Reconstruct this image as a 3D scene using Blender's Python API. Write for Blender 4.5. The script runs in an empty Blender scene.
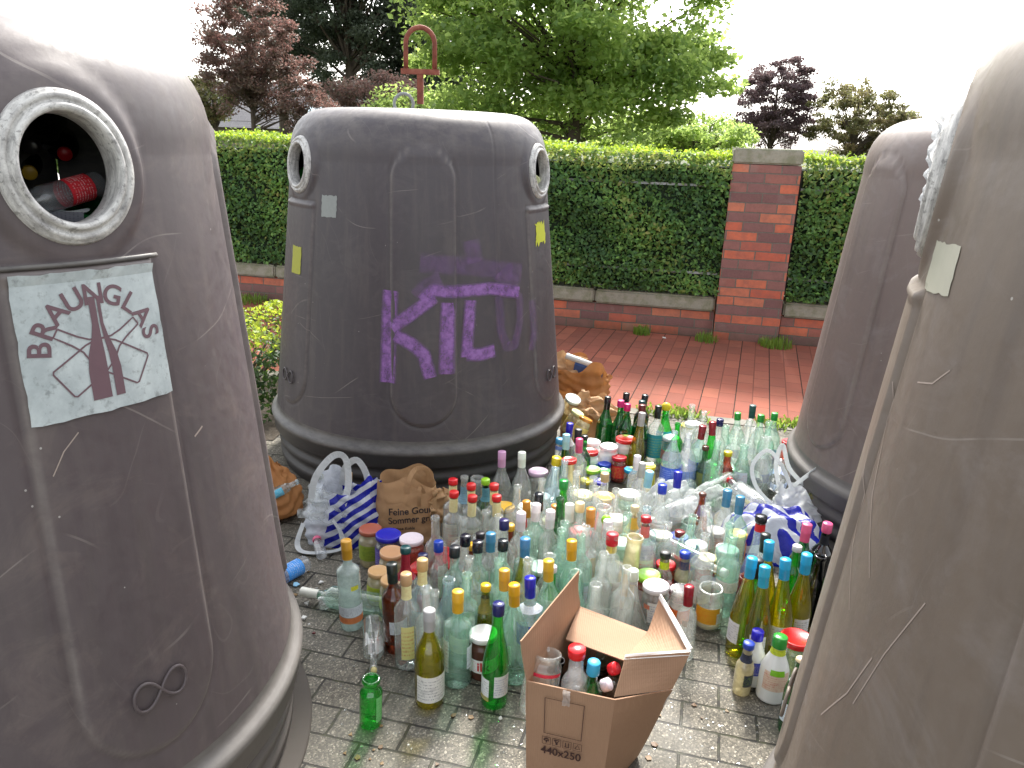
import bpy, bmesh, math, random
import numpy as np
from mathutils import Vector, Matrix, Euler
R_ = math.radians
PI = math.pi
sc = bpy.context.scene
# ---------------------------------------------------------------- camera
FPX = 770.0; PITCH = math.atan(.319); ROLL = R_(1.95); CAMH = 1.5
_f = np.array([0, math.cos(PITCH), -math.sin(PITCH)]); _u0 = np.array([0, math.sin(PITCH), math.cos(PITCH)]); _r0 = np.array([1., 0, 0])
_r = _r0*math.cos(ROLL) + _u0*math.sin(ROLL); _u = -_r0*math.sin(ROLL) + _u0*math.cos(ROLL)
cam_data = bpy.data.cameras.new('camera'); cam = bpy.data.objects.new('camera', cam_data)
sc.collection.objects.link(cam); sc.camera = cam
cam_data.sensor_width = 36; cam_data.lens = 36*FPX/1024; cam_data.clip_start = .02; cam_data.clip_end = 3000
m = Matrix(((_r[0], _u[0], -_f[0], 0), (_r[1], _u[1], -_f[1], 0), (_r[2], _u[2], -_f[2], CAMH), (0, 0, 0, 1)))
cam.matrix_world = m
def at(x, y, z=0.0):
    d = _f + _r*(x-512)/FPX - _u*(y-384)/FPX
    t = (z-CAMH)/d[2]
    return np.array([d[0]*t, d[1]*t, z])
# ---------------------------------------------------------------- world, sun, exposure
SUN_EL = R_(44); SUN_AZ = R_(8)          # azimuth from +Y towards +X
w = bpy.data.worlds.new('World'); sc.world = w; w.use_nodes = True
nt = w.node_tree; bg = nt.nodes['Background']
sky = nt.nodes.new('ShaderNodeTexSky'); sky.sky_type = 'NISHITA'; sky.sun_disc = False
sky.sun_elevation = SUN_EL; sky.sun_rotation = SUN_AZ; sky.dust_density = 3.0; sky.air_density = 1.2
hs = nt.nodes.new('ShaderNodeHueSaturation'); hs.inputs['Saturation'].default_value = .22
nt.links.new(sky.outputs[0], hs.inputs['Color']); nt.links.new(hs.outputs[0], bg.inputs[0]); bg.inputs[1].default_value = .15
sd = bpy.data.lights.new('sun', 'SUN'); sd.energy = 2.4; sd.angle = R_(9); sd.color = (1, .95, .87)
so = bpy.data.objects.new('sun', sd); sc.collection.objects.link(so)
sdir = Vector((math.sin(SUN_AZ)*math.cos(SUN_EL), math.cos(SUN_AZ)*math.cos(SUN_EL), math.sin(SUN_EL)))
so.rotation_euler = sdir.to_track_quat('Z', 'Y').to_euler()
sc.view_settings.view_transform = 'Standard'; sc.view_settings.look = 'None'; sc.view_settings.gamma = 1
sc.view_settings.exposure = 1.6
sc.render.engine = 'CYCLES'
cy = sc.cycles; cy.max_bounces = 8; cy.diffuse_bounces = 4; cy.glossy_bounces = 3; cy.transmission_bounces = 6
cy.transparent_max_bounces = 48; cy.sample_clamp_indirect = 4; cy.use_denoising = True; cy.caustics_reflective = False; cy.caustics_refractive = False
COL = sc.collection
rng = random.Random(7)
# ---------------------------------------------------------------- helpers
def mesh(name, V, F, smooth=False, uv=None):
    me = bpy.data.meshes.new(name)
    V = np.asarray(V, dtype=np.float32).reshape(-1, 3)
    if isinstance(F, np.ndarray):
        n = F.shape[0]; k = F.shape[1]
        me.vertices.add(len(V)); me.vertices.foreach_set('co', V.ravel())
        me.loops.add(n*k); me.loops.foreach_set('vertex_index', F.astype(np.int32).ravel())
        me.polygons.add(n); me.polygons.foreach_set('loop_start', np.arange(0, n*k, k, dtype=np.int32))
        try: me.polygons.foreach_set('loop_total', np.full(n, k, dtype=np.int32))
        except Exception: pass
        me.update(calc_edges=True)
    else:
        me.from_pydata([tuple(map(float, v)) for v in V], [], F)
        me.update()
    if uv is not None:
        l = me.uv_layers.new(name='UVMap')
        vi = np.empty(len(me.loops), dtype=np.int32); me.loops.foreach_get('vertex_index', vi)
        l.data.foreach_set('uv', np.asarray(uv, dtype=np.float32)[vi].ravel())
    if smooth: me.polygons.foreach_set('use_smooth', [True]*len(me.polygons))
    return me
def obj(name, me, mat=None, parent=None, loc=None, rot=None):
    o = bpy.data.objects.new(name, me); COL.objects.link(o)
    if mat is not None and me is not None:
        if len(me.materials) == 0: me.materials.append(mat)
    if parent is not None: o.parent = parent
    if loc is not None: o.location = loc
    if rot is not None: o.rotation_euler = rot
    return o
def tag(o, label, cat, group=None, kind=None):
    if label: o['label'] = label
    if cat: o['category'] = cat
    if group: o['group'] = group
    if kind: o['kind'] = kind
    return o
def thing(name, label, cat, loc=(0, 0, 0), rot=(0, 0, 0), group=None):
    o = bpy.data.objects.new(name, None); COL.objects.link(o); o.location = loc; o.rotation_euler = rot; o.empty_display_size = .1
    return tag(o, label, cat, group)
class MB:
    def __init__(s): s.V = []; s.F = []
    def add(s, V, F):
        b = len(s.V); s.V += [tuple(v) for v in V]; s.F += [tuple(i+b for i in f) for f in F]; return s
    def box(s, c, d, M=None, bev=0):
        x, y, z = [k/2 for k in d]
        V = [(a, b, e) for a in (-x, x) for b in (-y, y) for e in (-z, z)]
        F = [(0, 1, 3, 2), (4, 6, 7, 5), (0, 4, 5, 1), (2, 3, 7, 6), (0, 2, 6, 4), (1, 5, 7, 3)]
        if M is not None: V = [tuple(M @ Vector(v)) for v in V]
        return s.add([(v[0]+c[0], v[1]+c[1], v[2]+c[2]) for v in V], F)
    def tube(s, pts, r, n=8, cap=True, closed=False):
        pts = [Vector(p) for p in pts]; N = len(pts)
        rr = r if isinstance(r, (list, tuple)) else [r]*N
        V = []; prev = None
        for i, p in enumerate(pts):
            if closed: t = pts[(i+1) % N]-pts[i-1]
            else: t = pts[min(i+1, N-1)]-pts[max(i-1, 0)]
            t.normalize()
            if prev is None:
                a = Vector((0, 0, 1)) if abs(t.z) < .9 else Vector((1, 0, 0)); x = t.cross(a).normalized()
            else:
                x = (prev-t*prev.dot(t)).normalized()
            y = t.cross(x); prev = x
            for k in range(n):
                an = 2*PI*k/n; V.append(tuple(p+(x*math.cos(an)+y*math.sin(an))*rr[i]))
        F = []
        for i in range(N if closed else N-1):
            j = (i+1) % N
            for k in range(n):
                F.append((i*n+k, i*n+(k+1) % n, j*n+(k+1) % n, j*n+k))
        if cap and not closed: F.append(tuple(range(n-1, -1, -1))); F.append(tuple((N-1)*n+k for k in range(n)))
        return s.add(V, F)
    def lathe(s, prof, n=24, M=None, sq=None):
        V = []; F = []
        for r, z in prof:
            for k in range(n):
                a = 2*PI*k/n; c, q = math.cos(a), math.sin(a)
                rr = r
                if sq and r > 0: rr = r*(1/((abs(c)**sq+abs(q)**sq)**(1/sq)))
                V.append((rr*c, rr*q, z))
        for i in range(len(prof)-1):
            for k in range(n): F.append((i*n+k, i*n+(k+1) % n, (i+1)*n+(k+1) % n, (i+1)*n+k))
        if prof[0][0] > 0: F.append(tuple(range(n-1, -1, -1)))
        if M is not None: V = [tuple(M @ Vector(v)) for v in V]
        return s.add(V, F)
    def mesh(s, name, smooth=False): return mesh(name, s.V, s.F, smooth)
    def obj(s, name, mat, parent=None, smooth=False, loc=None, rot=None): return obj(name, s.mesh(name, smooth), mat, parent, loc, rot)
# ---------------------------------------------------------------- material helpers
def lin(c): return tuple(((v/255)/12.92 if v/255 < .04045 else ((v/255+.055)/1.055)**2.4) for v in c)
class N:
    """tiny node-graph writer"""
    def __init__(s, name):
        s.m = bpy.data.materials.new(name); s.m.use_nodes = True; s.t = s.m.node_tree; s.t.nodes.clear()
        s.out = s.t.nodes.new('ShaderNodeOutputMaterial')
    def n(s, typ, props=None, **inp):
        nd = s.t.nodes.new('ShaderNode'+typ)
        for k, v in (props or {}).items(): setattr(nd, k, v)
        for k, v in inp.items():
            k2 = int(k[1:]) if k[0] == 'i' and k[1:].isdigit() else k.replace('_', ' ')
            s.set(nd.inputs[k2], v)
        return nd
    def set(s, sock, v):
        if isinstance(v, bpy.types.Node): v = v.outputs[0]
        if isinstance(v, bpy.types.NodeSocket): s.t.links.new(v, sock)
        else:
            if isinstance(v, tuple) and len(v) == 3 and sock.type == 'RGBA': v = v+(1,)
            sock.default_value = v
    def mix(s, fac, a, b, blend='MIX'):
        nd = s.t.nodes.new('ShaderNodeMix'); nd.data_type = 'RGBA'; nd.blend_type = blend
        s.set(nd.inputs[0], fac); s.set(nd.inputs[6], a); s.set(nd.inputs[7], b); return nd.outputs[2]
    def math(s, op, a, b=0.0, c=None, clamp=False):
        nd = s.t.nodes.new('ShaderNodeMath'); nd.operation = op; nd.use_clamp = clamp
        s.set(nd.inputs[0], a); s.set(nd.inputs[1], b)
        if c is not None: s.set(nd.inputs[2], c)
        return nd.outputs[0]
    def ramp(s, v, stops):
        nd = s.t.nodes.new('ShaderNodeValToRGB'); s.set(nd.inputs[0], v); e = nd.color_ramp.elements
        while len(e) < len(stops): e.new(.5)
        for i, (p, c) in enumerate(stops):
            e[i].position = p; e[i].color = (c if isinstance(c, tuple) else (c, c, c)) + (1,)
        return nd.outputs[0]
    def coord(s, which='Object', scale=(1, 1, 1), rot=(0, 0, 0), loc=(0, 0, 0)):
        tc = s.t.nodes.new('ShaderNodeTexCoord'); mp = s.t.nodes.new('ShaderNodeMapping')
        s.t.links.new(tc.outputs[which], mp.inputs[0])
        mp.inputs['Scale'].default_value = scale; mp.inputs['Rotation'].default_value = rot; mp.inputs['Location'].default_value = loc
        return mp.outputs[0]
    def noise(s, vec, scale, detail=4, rough=.5, dist=0):
        nd = s.n('TexNoise', Scale=scale, Detail=detail, Roughness=rough, Distortion=dist)
        s.set(nd.inputs['Vector'], vec); return nd.outputs[0]
    def bump(s, h, strength=.3, dist=.01, normal=None):
        nd = s.n('Bump', Strength=strength, Distance=dist); s.set(nd.inputs['Height'], h)
        if normal is not None: s.set(nd.inputs['Normal'], normal)
        return nd.outputs[0]
    def pbr(s, base, rough=.5, normal=None, **kw):
        b = s.n('BsdfPrincipled'); s.set(b.inputs['Base Color'], base); s.set(b.inputs['Roughness'], rough)
        if normal is not None: s.set(b.inputs['Normal'], normal)
        for k, v in kw.items(): s.set(b.inputs[k.replace('_', ' ')], v)
        return b.outputs[0]
    def done(s, shader): s.t.links.new(shader, s.out.inputs[0]); return s.m
_mc = {}
def plastic(c, rough=.35, var=.12):
    key = ('pl', c, rough)
    if key not in _mc:
        g = N('plastic'); v = g.coord()
        nz = g.noise(v, 60, 3)
        base = g.mix(g.math('MULTIPLY', nz, var), lin(c), tuple(x*.55+.04 for x in lin(c)))
        _mc[key] = g.done(g.pbr(base, rough, g.bump(nz, .1, .001)))
    return _mc[key]
# ================================================================ setting
WANG = R_(-12.3)
def W(u, v, z=0):   # wall frame: u along wall (to the right), v away from camera, origin at pillar front-bottom centre
    c, s = math.cos(WANG), math.sin(WANG)
    return (1.86+u*c-v*s, 6.03+u*s+v*c, z)
def sheet(name, pts, mat, kind='structure'):
    o = obj(name, mesh(name, pts, [tuple(range(len(pts)))]), mat); o['kind'] = kind; return o
# grass/earth sheet to the horizon
g = N('earth_grass'); v = g.coord()
n1 = g.noise(v, .6, 6); n2 = g.noise(v, 30, 4)
col = g.mix(n1, (.05, .08, .02), (.09, .085, .045)); col = g.mix(g.math('MULTIPLY', n2, .5), col, (.03, .04, .012))
M_earth = g.done(g.pbr(col, .95, g.bump(n2, .5, .03)))
sheet('ground', [(-900, -900, -.012), (900, -900, -.012), (900, 900, -.012), (-900, 900, -.012)], M_earth)
# grey exposed-aggregate pavers
def paver_mat():
    g = N('grey_pavers'); v = g.coord(rot=(0, 0, -WANG+R_(1.5)), loc=(.03, .02, 0))
    br = g.n('TexBrick', dict(offset=.5), Scale=1.0, Mortar_Size=.0042, Mortar_Smooth=.35, Bias=0.0, Brick_Width=.2, Row_Height=.1)
    br.inputs['Color1'].default_value = (0, 0, 0, 1); br.inputs['Color2'].default_value = (1, 1, 1, 1); br.inputs['Mortar'].default_value = (.5, .5, .5, 1)
    wob = g.n('VectorMath', dict(operation='MULTIPLY_ADD')); nzv = g.n('TexNoise', Scale=14.0, Detail=3.0); g.set(nzv.inputs['Vector'], v)
    g.set(wob.inputs[0], nzv.outputs[1]); wob.inputs[1].default_value = (.008, .008, 0); g.set(wob.inputs[2], v)
    g.set(br.inputs['Vector'], wob)
    base = g.mix(br.outputs[0], (.082, .073, .056), (.135, .122, .095))
    vo = g.n('TexVoronoi', Scale=210.0); g.set(vo.inputs['Vector'], v)
    agg = g.mix(.72, base, g.ramp(vo.outputs['Color'], [(0, (.018, .016, .012)), (.45, (.088, .078, .060)), (.78, (.22, .195, .15)), (1, (.68, .62, .5))]))
    vor2 = g.n('TexVoronoi', Scale=95.0); g.set(vor2.inputs['Vector'], v)
    spk = g.math('LESS_THAN', vor2.outputs['Distance'], .13)
    agg = g.mix(g.math('MULTIPLY', spk, .7), agg, (.62, .56, .45))
    big = g.noise(v, 2.3, 5, .6); agg = g.mix(g.ramp(big, [(.35, .0), (.7, .6)]), agg, (.085, .083, .07))
    mid = g.noise(v, 9, 4, .6); agg = g.mix(g.ramp(mid, [(.5, .0), (.75, .25)]), agg, (.17, .155, .12))
    jn = g.noise(v, 22, 3)
    joint = g.mix(g.ramp(jn, [(.45, 0.), (.65, 1.)]), (.014, .012, .009), (.04, .042, .018))
    col = g.mix(br.outputs[1], agg, joint)
    h = g.math('SUBTRACT', g.math('MULTIPLY', vo.outputs['Distance'], -.22), g.math('MULTIPLY', br.outputs[1], 1.6))
    damp = g.noise(v, 3.1, 4)
    return g.done(g.pbr(col, g.ramp(damp, [(.35, .6), (.7, .9)]), g.bump(h, .8, .004)))
def clinker_mat():
    g = N('red_clinker_path'); ang = R_(90)-R_(-17)
    v = g.coord(rot=(0, 0, -(R_(90)-R_(17))), loc=(0, 0, 0))
    br = g.n('TexBrick', dict(offset=.37, offset_frequency=2), Scale=1.0, Mortar_Size=.0035, Mortar_Smooth=.3, Brick_Width=.205, Row_Height=.102)
    br.inputs['Color1'].default_value = (0, 0, 0, 1); br.inputs['Color2'].default_value = (1, 1, 1, 1); br.inputs['Mortar'].default_value = (.5, .5, .5, 1)
    g.set(br.inputs['Vector'], v)
    cell = g.ramp(br.outputs[0], [(0, (.22, .066, .042)), (.35, (.34, .098, .058)), (.7, (.28, .082, .054)), (1, (.40, .130, .075))])
    nz = g.noise(v, 5, 6, .6); col = g.mix(g.math('MULTIPLY', nz, .5), cell, (.25, .08, .06))
    st = g.noise(v, 1.4, 5, .65); col = g.mix(g.ramp(st, [(.45, 0.), (.7, .6)]), col, (.13, .06, .042))
    fn = g.noise(v, 160, 2); col = g.mix(g.math('MULTIPLY', fn, .25), col, (.34, .17, .13))
    # long seams (along the rows) dark, cross joints thin
    wv = g.n('SeparateXYZ'); g.set(wv.inputs[0], v)
    fr = g.math('FRACT', g.math('DIVIDE', wv.outputs[1], .204)); seam = g.math('LESS_THAN', g.math('ABSOLUTE', g.math('SUBTRACT', fr, .5)), .47)
    jf = g.math('MULTIPLY', br.outputs[1], g.mix(seam, (1, 1, 1), (.45, .45, .45)))
    col = g.mix(jf, col, (.035, .022, .016))
    return g.done(g.pbr(col, .9, Specular_IOR_Level=.25, normal=g.bump(g.math('SUBTRACT', g.math('MULTIPLY', fn, .1), br.outputs[1]), .7, .003)))
M_pav = paver_mat(); M_clk = clinker_mat()
D0 = -1.93      # near edge of the path in the wall frame
def grid_sheet(name, u0, u1, v0, v1, z, mat, nu=2, nv=2, amp=0):
    V = []; r = random.Random(3)
    for i in range(nu+1):
        for j in range(nv+1):
            p = W(u0+(u1-u0)*i/nu, v0+(v1-v0)*j/nv, z); V.append(p)
    F = [(i*(nv+1)+j, (i+1)*(nv+1)+j, (i+1)*(nv+1)+j+1, i*(nv+1)+j+1) for i in range(nu) for j in range(nv)]
    o = obj(name, mesh(name, V, F), mat); o['kind'] = 'structure'; return o
grid_sheet('paved_ground', -14, 14, -14, D0-.097, 0, M_pav)
grid_sheet('footpath', -14, 14, D0, .02, .004, M_clk)
g = N('kerb_stone'); v = g.coord(); n1 = g.noise(v, 40, 5); n2 = g.noise(v, 4, 4)
col = g.mix(n1, (.17, .16, .14), (.3, .28, .24)); col = g.mix(g.ramp(n2, [(.45, 0.), (.7, .7)]), col, (.07, .09, .035))
M_kerb = g.done(g.pbr(col, .9, g.bump(n1, .4, .004)))
mb = MB()
for i in range(-28, 28):
    p = W((i+.5)*.5, D0-.05, -.0455); mb.box(p, (.492, .096, .10), Matrix.Rotation(WANG, 3, 'Z'))
o = mb.obj('kerb', M_kerb); o['kind'] = 'structure'
# ---------------------------------------------------------------- brick wall
def brick_mat(axis_rot):
    g = N('garden_wall_brick'); tc = g.n('TexCoord'); s = g.n('SeparateXYZ'); g.set(s.inputs[0], tc.outputs['Object'])
    cb = g.n('CombineXYZ'); g.set(cb.inputs[0], g.math('ADD', s.outputs[0], s.outputs[1])); g.set(cb.inputs[1], s.outputs[2])
    wn = g.n('TexNoise', Scale=9.0, Detail=3.0); g.set(wn.inputs['Vector'], tc.outputs['Object']); wv_ = g.n('VectorMath', dict(operation='MULTIPLY_ADD')); g.set(wv_.inputs[0], wn.outputs[1]); wv_.inputs[1].default_value = (.012, .012, .012); g.set(wv_.inputs[2], cb); cb = wv_
    br = g.n('TexBrick', dict(offset=.5), Scale=1.0, Mortar_Size=.005, Mortar_Smooth=.2, Brick_Width=.235, Row_Height=.073)
    br.inputs['Color1'].default_value = (0, 0, 0, 1); br.inputs['Color2'].default_value = (1, 1, 1, 1); br.inputs['Mortar'].default_value = (.5, .5, .5, 1)
    g.set(br.inputs['Vector'], cb)
    cell = g.ramp(br.outputs[0], [(0, (.15, .07, .075)), (.25, (.24, .11, .105)), (.42, (.30, .12, .10)), (.48, (.55, .11, .055)), (.75, (.66, .16, .075)), (1, (.58, .2, .11))])
    nz = g.noise(cb, 14, 5, .65); col = g.mix(g.ramp(nz, [(.4, 0.), (.75, .6)]), cell, (.13, .07, .065))
    fn = g.noise(cb, 90, 3); col = g.mix(g.math('MULTIPLY', fn, .3), col, (.45, .25, .2))
    ef = g.noise(cb, 5, 4); col = g.mix(g.ramp(ef, [(.6, 0.), (.8, .4)]), col, (.4, .36, .32))
    mort = g.mix(fn, (.11, .095, .08), (.22, .2, .165)); col = g.mix(br.outputs[1], col, mort)
    gr = g.math('SUBTRACT', .12, s.outputs[2]); col = g.mix(g.math('MULTIPLY', g.math('MAXIMUM', gr, 0), g.math('MULTIPLY', ef, 7), clamp=True), col, (.05, .06, .025))
    return g.done(g.pbr(col, .85, g.bump(g.math('SUBTRACT', g.math('MULTIPLY', fn, .25), br.outputs[1]), .8, .006)))
M_brick = brick_mat(0)
g = N('mossy_capstone'); v = g.coord(); n1 = g.noise(v, 6, 6, .65); n2 = g.noise(v, 60, 4)
col = g.mix(n1, (.3, .285, .23), (.46, .44, .35)); col = g.mix(g.ramp(g.noise(v, 9, 5, .7), [(.45, 0.), (.62, .6)]), col, (.18, .2, .09)); col = g.mix(g.math('MULTIPLY', n2, .4), col, (.1, .1, .08))
M_cap = g.done(g.pbr(col, .9, g.bump(n2, .5, .005)))
def roundbox(mb, c, d, bev):
    bm = bmesh.new(); bmesh.ops.create_cube(bm, size=1)
    for v_ in bm.verts: v_.co = Vector((v_.co.x*d[0], v_.co.y*d[1], v_.co.z*d[2]))
    bmesh.ops.bevel(bm, geom=list(bm.edges), offset=bev, segments=2, affect='EDGES')
    mb.add([(v_.co.x+c[0], v_.co.y+c[1], v_.co.z+c[2]) for v_ in bm.verts], [tuple(x.index for x in f.verts) for f in (bm.verts.index_update(), bm.faces)[1]])
    bm.free()
def wall_run(u0, u1, label, name='brick_garden_wall'):
    L = u1-u0; t = thing(name, label, 'garden wall', W((u0+u1)/2, .06), (0, 0, WANG), 'brick garden walls')
    mb = MB(); mb.box((0, .12, .105), (L, .24, .23)); mb.obj('wall', M_brick, t)
    n = max(1, round(L/.95)); 
    for i in range(n):
        c = MB(); l = L/n; roundbox(c, (0, 0, 0), (l-.006, .31, .115), .014); c.obj('capstone', M_cap, t, True if False else False, loc=(-L/2+l*(i+.5), .12, .278+rng.uniform(-.002, .002)))
wall_run(-9.0, -.262, 'low brick wall with mossy capstones running left of the brick pillar')
wall_run(.262, 4.0, 'low brick wall with mossy capstones right of the brick pillar')
wall_run(4.53, 12.0, 'low brick wall continuing far right beyond the containers')
def pillar(u, label):
    t = thing('brick_pillar', label, 'pillar', W(u, 0), (0, 0, WANG), 'brick pillars of the garden wall')
    mb = MB(); mb.box((0, .25, .68), (.5, .5, 1.38)); mb.obj('shaft', M_brick, t)
    c = MB(); roundbox(c, (0, .25, 1.43), (.508, .52, .11), .012); c.obj('capstone', M_cap, t)
pillar(0, 'tall red and purple brick pillar with weathered grey capstone in the hedge')
pillar(4.27, 'brick pillar hidden behind the right-hand containers')
# ---------------------------------------------------------------- leaves
def leaf_mat(name, cols, trans=.45, scale=1.3, rough=.55):
    g = N(name); at_ = g.n('Attribute', dict(attribute_name='rnd')); 
    st = [(i/(len(cols)-1), c) for i, c in enumerate(cols)]
    c = g.ramp(at_.outputs['Fac'], st)
    v = g.coord(); nz = g.noise(v, scale, 3); c = g.mix(g.ramp(nz, [(.35, 0.), (.65, .55)]), c, cols[0])
    b = g.pbr(c, rough); tr = g.n('BsdfTranslucent'); g.set(tr.inputs[0], g.mix(.5, c, tuple(min(1, x*1.8) for x in cols[-1]), 'MIX'))
    mx = g.n('MixShader', i0=trans); g.set(mx.inputs[1], b); g.set(mx.inputs[2], tr.outputs[0])
    return g.done(mx.outputs[0])
def leaves(name, P, Nn, size, mat, parent=None, jit=.6, seed=1, asp=.55, tip=None, rnd=None):
    """P: (n,3) points, Nn: (n,3) preferred normals or None; each leaf is a folded 2-quad blade"""
    r = np.random.default_rng(seed); n = len(P)
    nn = r.normal(size=(n, 3))
    if Nn is not None: nn = nn*jit+Nn
    nn /= np.linalg.norm(nn, axis=1)[:, None]
    a = r.normal(size=(n, 3)); t = np.cross(nn, a); t /= np.linalg.norm(t, axis=1)[:, None]; b = np.cross(nn, t)
    s = (size*r.uniform(.6, 1.25, n))[:, None]
    w_ = s*asp*.5
    V = np.stack([P-t*s*.5, P+b*w_+nn*s*.08, P+t*s*.5-nn*s*.12, P-b*w_+nn*s*.08], 1)
    F = np.arange(n*4).reshape(n, 4)
    me = mesh(name, V.reshape(-1, 3), F)
    at_ = me.attributes.new('rnd', 'FLOAT', 'POINT')
    rv = r.uniform(0, 1, n) if rnd is None else np.clip(rnd+r.normal(0, .15, n), 0, 1)
    at_.data.foreach_set('value', np.repeat(rv, 4).astype(np.float32))
    return obj(name, me, mat, parent)
M_hedge = leaf_mat('hedge_leaf', [(.04, .11, .035), (.09, .23, .055), (.16, .35, .08), (.28, .52, .11), (.45, .42, .12)], .36, 2.5, .5)
M_hedgetop = leaf_mat('hedge_sunlit_top', [(.12, .24, .02), (.26, .42, .03), (.42, .52, .05)], .5, 3)  # sunlit yellow-green of the hedge top put into the leaf colour
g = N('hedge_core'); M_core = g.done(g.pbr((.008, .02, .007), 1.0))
def hedge(u0, u1, label, seed, dens=1.0):
    r = np.random.default_rng(seed); L = u1-u0; z0, z1 = .355, 1.44; dp = .6
    t = thing('hedge', label, 'hedge', W((u0+u1)/2, .3), (0, 0, WANG), 'clipped hedges behind the wall')
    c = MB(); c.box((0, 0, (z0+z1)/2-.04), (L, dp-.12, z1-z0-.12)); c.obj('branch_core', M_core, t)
    n = int(L*(z1-z0)*5200*dens)
    X = r.uniform(-L/2, L/2, n); Z = r.uniform(z0, z1-.01, n)
    bump = .025*np.sin(X*5+np.sin(Z*7))+.02*np.sin(Z*13+X*3)
    Y = -dp/2+bump+np.abs(r.normal(0, .022, n))
    P = np.stack([X, Y, Z], 1); Nn = np.tile([0, -1., .5], (n, 1))
    rv = .35+.25*np.sin(X*6+Z*5)+r.normal(0, .2, n)
    leaves('foliage', P, Nn, .04, M_hedge, t, .7, seed, rnd=rv)
    n2 = int(L*dp*3200*dens); X = r.uniform(-L/2, L/2, n2); Y = r.uniform(-dp/2, dp/2, n2)
    Z = z1-.012+.014*np.sin(X*2.3+1)+r.normal(0, .015, n2)+.012*np.sin(X*9)+np.maximum(0, r.normal(-.03, .03, n2))
    leaves('bright_top_leaves', np.stack([X, Y, Z], 1), np.tile([0, -.3, 1.], (n2, 1)), .036, M_hedgetop, t, .8, seed+1)
    n3 = int(L*(z1-z0)*900*dens); X = r.uniform(-L/2, L/2, n3); Z = r.uniform(z0, z1, n3)
    leaves('rear_foliage', np.stack([X, dp/2-np.abs(r.normal(0, .03, n3)), Z], 1), np.tile([0, 1., .3], (n3, 1)), .05, M_hedge, t, .7, seed+2)
hedge(-9, -.25, 'long dark green clipped hedge left of the brick pillar', 11)
hedge(.27, 4.0, 'dark green clipped hedge right of the brick pillar with metal fence showing', 15)
hedge(4.53, 9, 'far right stretch of clipped hedge beyond the containers', 19, .5)
M_galv = plastic((150, 155, 155), .45)
def metal_fence(u0, u1, label, step):
    t = thing('metal_fence', label, 'fence', W((u0+u1)/2, .052), (0, 0, WANG), 'metal fences grown into the hedge')
    L = u1-u0
    for z in (.52, 1.2):
        b = MB(); b.box((0, 0, z), (L, .006, .018)); b.obj('rail', M_galv, t)
    x = -L/2+.1
    while x < L/2:
        b = MB(); b.tube([(x, .012, .33), (x, .012, 1.34)], .004, 6); b.obj('bar', M_galv, t); x += step
metal_fence(-2.6, -.27, 'grey metal fence rail half swallowed by the hedge left of the pillar', .42)
metal_fence(.27, 2.2, 'grey metal fence bars poking out of the hedge right of the pillar', .26)
# ---------------------------------------------------------------- weeds at wall foot
M_weed = leaf_mat('weed_blade', [(.08, .17, .03), (.17, .32, .04), (.32, .42, .07)], .45, 8)
def blades(name, n, rad, h, mat, seed, parent=None, lean=.5):
    r = random.Random(seed); V = []; F = []
    for i in range(n):
        a = r.uniform(0, 2*PI); rr = rad*math.sqrt(r.random()); x, y = rr*math.cos(a), rr*math.sin(a)
        d = r.uniform(0, 2*PI); hh = h*r.uniform(.5, 1.2); w_ = r.uniform(.002, .005); l = r.uniform(0, lean)*hh
        dx, dy = math.cos(d), math.sin(d); b = len(V)
        V += [(x-dy*w_, y+dx*w_, 0), (x+dy*w_, y-dx*w_, 0), (x+dx*l*.4+dy*w_, y+dy*l*.4-dx*w_, hh*.6), (x+dx*l*.4-dy*w_, y+dy*l*.4+dx*w_, hh*.6), (x+dx*l, y+dy*l, hh)]
        F += [(b, b+1, b+2, b+3), (b+3, b+2, b+4)]
    me = mesh(name, V, F); at_ = me.attributes.new('rnd', 'FLOAT', 'POINT'); at_.data.foreach_set('value', [r.random() for _ in V])
    return me
for i, (px, py, lb, n, rad) in enumerate([(578, 322, 'small green weed at the wall foot just right of the big container', 60, .09), (642, 334, 'weed tuft midway along the wall foot', 70, .07), (706, 341, 'weed tuft at the left foot of the brick pillar', 60, .09), (775, 346, 'bushy weed tuft at the right foot of the brick pillar', 120, .13), (250, 302, 'dry weeds before the wall seen left of the middle container', 80, .15)]):
    p = at(px, py, .004); o = obj('weed', blades('weed', n*2, rad, .07, M_weed, i), M_weed, loc=tuple(p)); tag(o, lb, 'weed', 'weeds along the wall foot')
V = []; r = random.Random(5)
me = blades('weeds', 10, .1, .05, M_weed, 99)
bmv = []; F = []; rn = []
for k in range(2600):
    u = r.uniform(-3.2, 2.2); 
    if math.sin(u*9)+r.uniform(-.8, .8) < .1: continue
    p = W(u, D0-.05+r.gauss(0, .045)); x, y = p[0], p[1]; hh = r.uniform(.015, .06); d = r.uniform(0, 2*PI); w_ = r.uniform(.003, .008); dx, dy = math.cos(d), math.sin(d); b = len(bmv)
    bmv += [(x-dy*w_, y+dx*w_, 0), (x+dy*w_, y-dx*w_, 0), (x+dx*hh*.5+dy*w_, y+dy*hh*.5-dx*w_, hh), (x+dx*hh*.7, y+dy*hh*.7, hh*.9)]
    F.append((b, b+1, b+2, b+3)); rn += [r.random()]*4
me = mesh('weed_strip', bmv, F); at_ = me.attributes.new('rnd', 'FLOAT', 'POINT'); at_.data.foreach_set('value', rn)
tag(obj('weed_strip', me, M_weed), 'thin line of small weeds growing along the kerb', 'weeds', kind='stuff')
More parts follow.
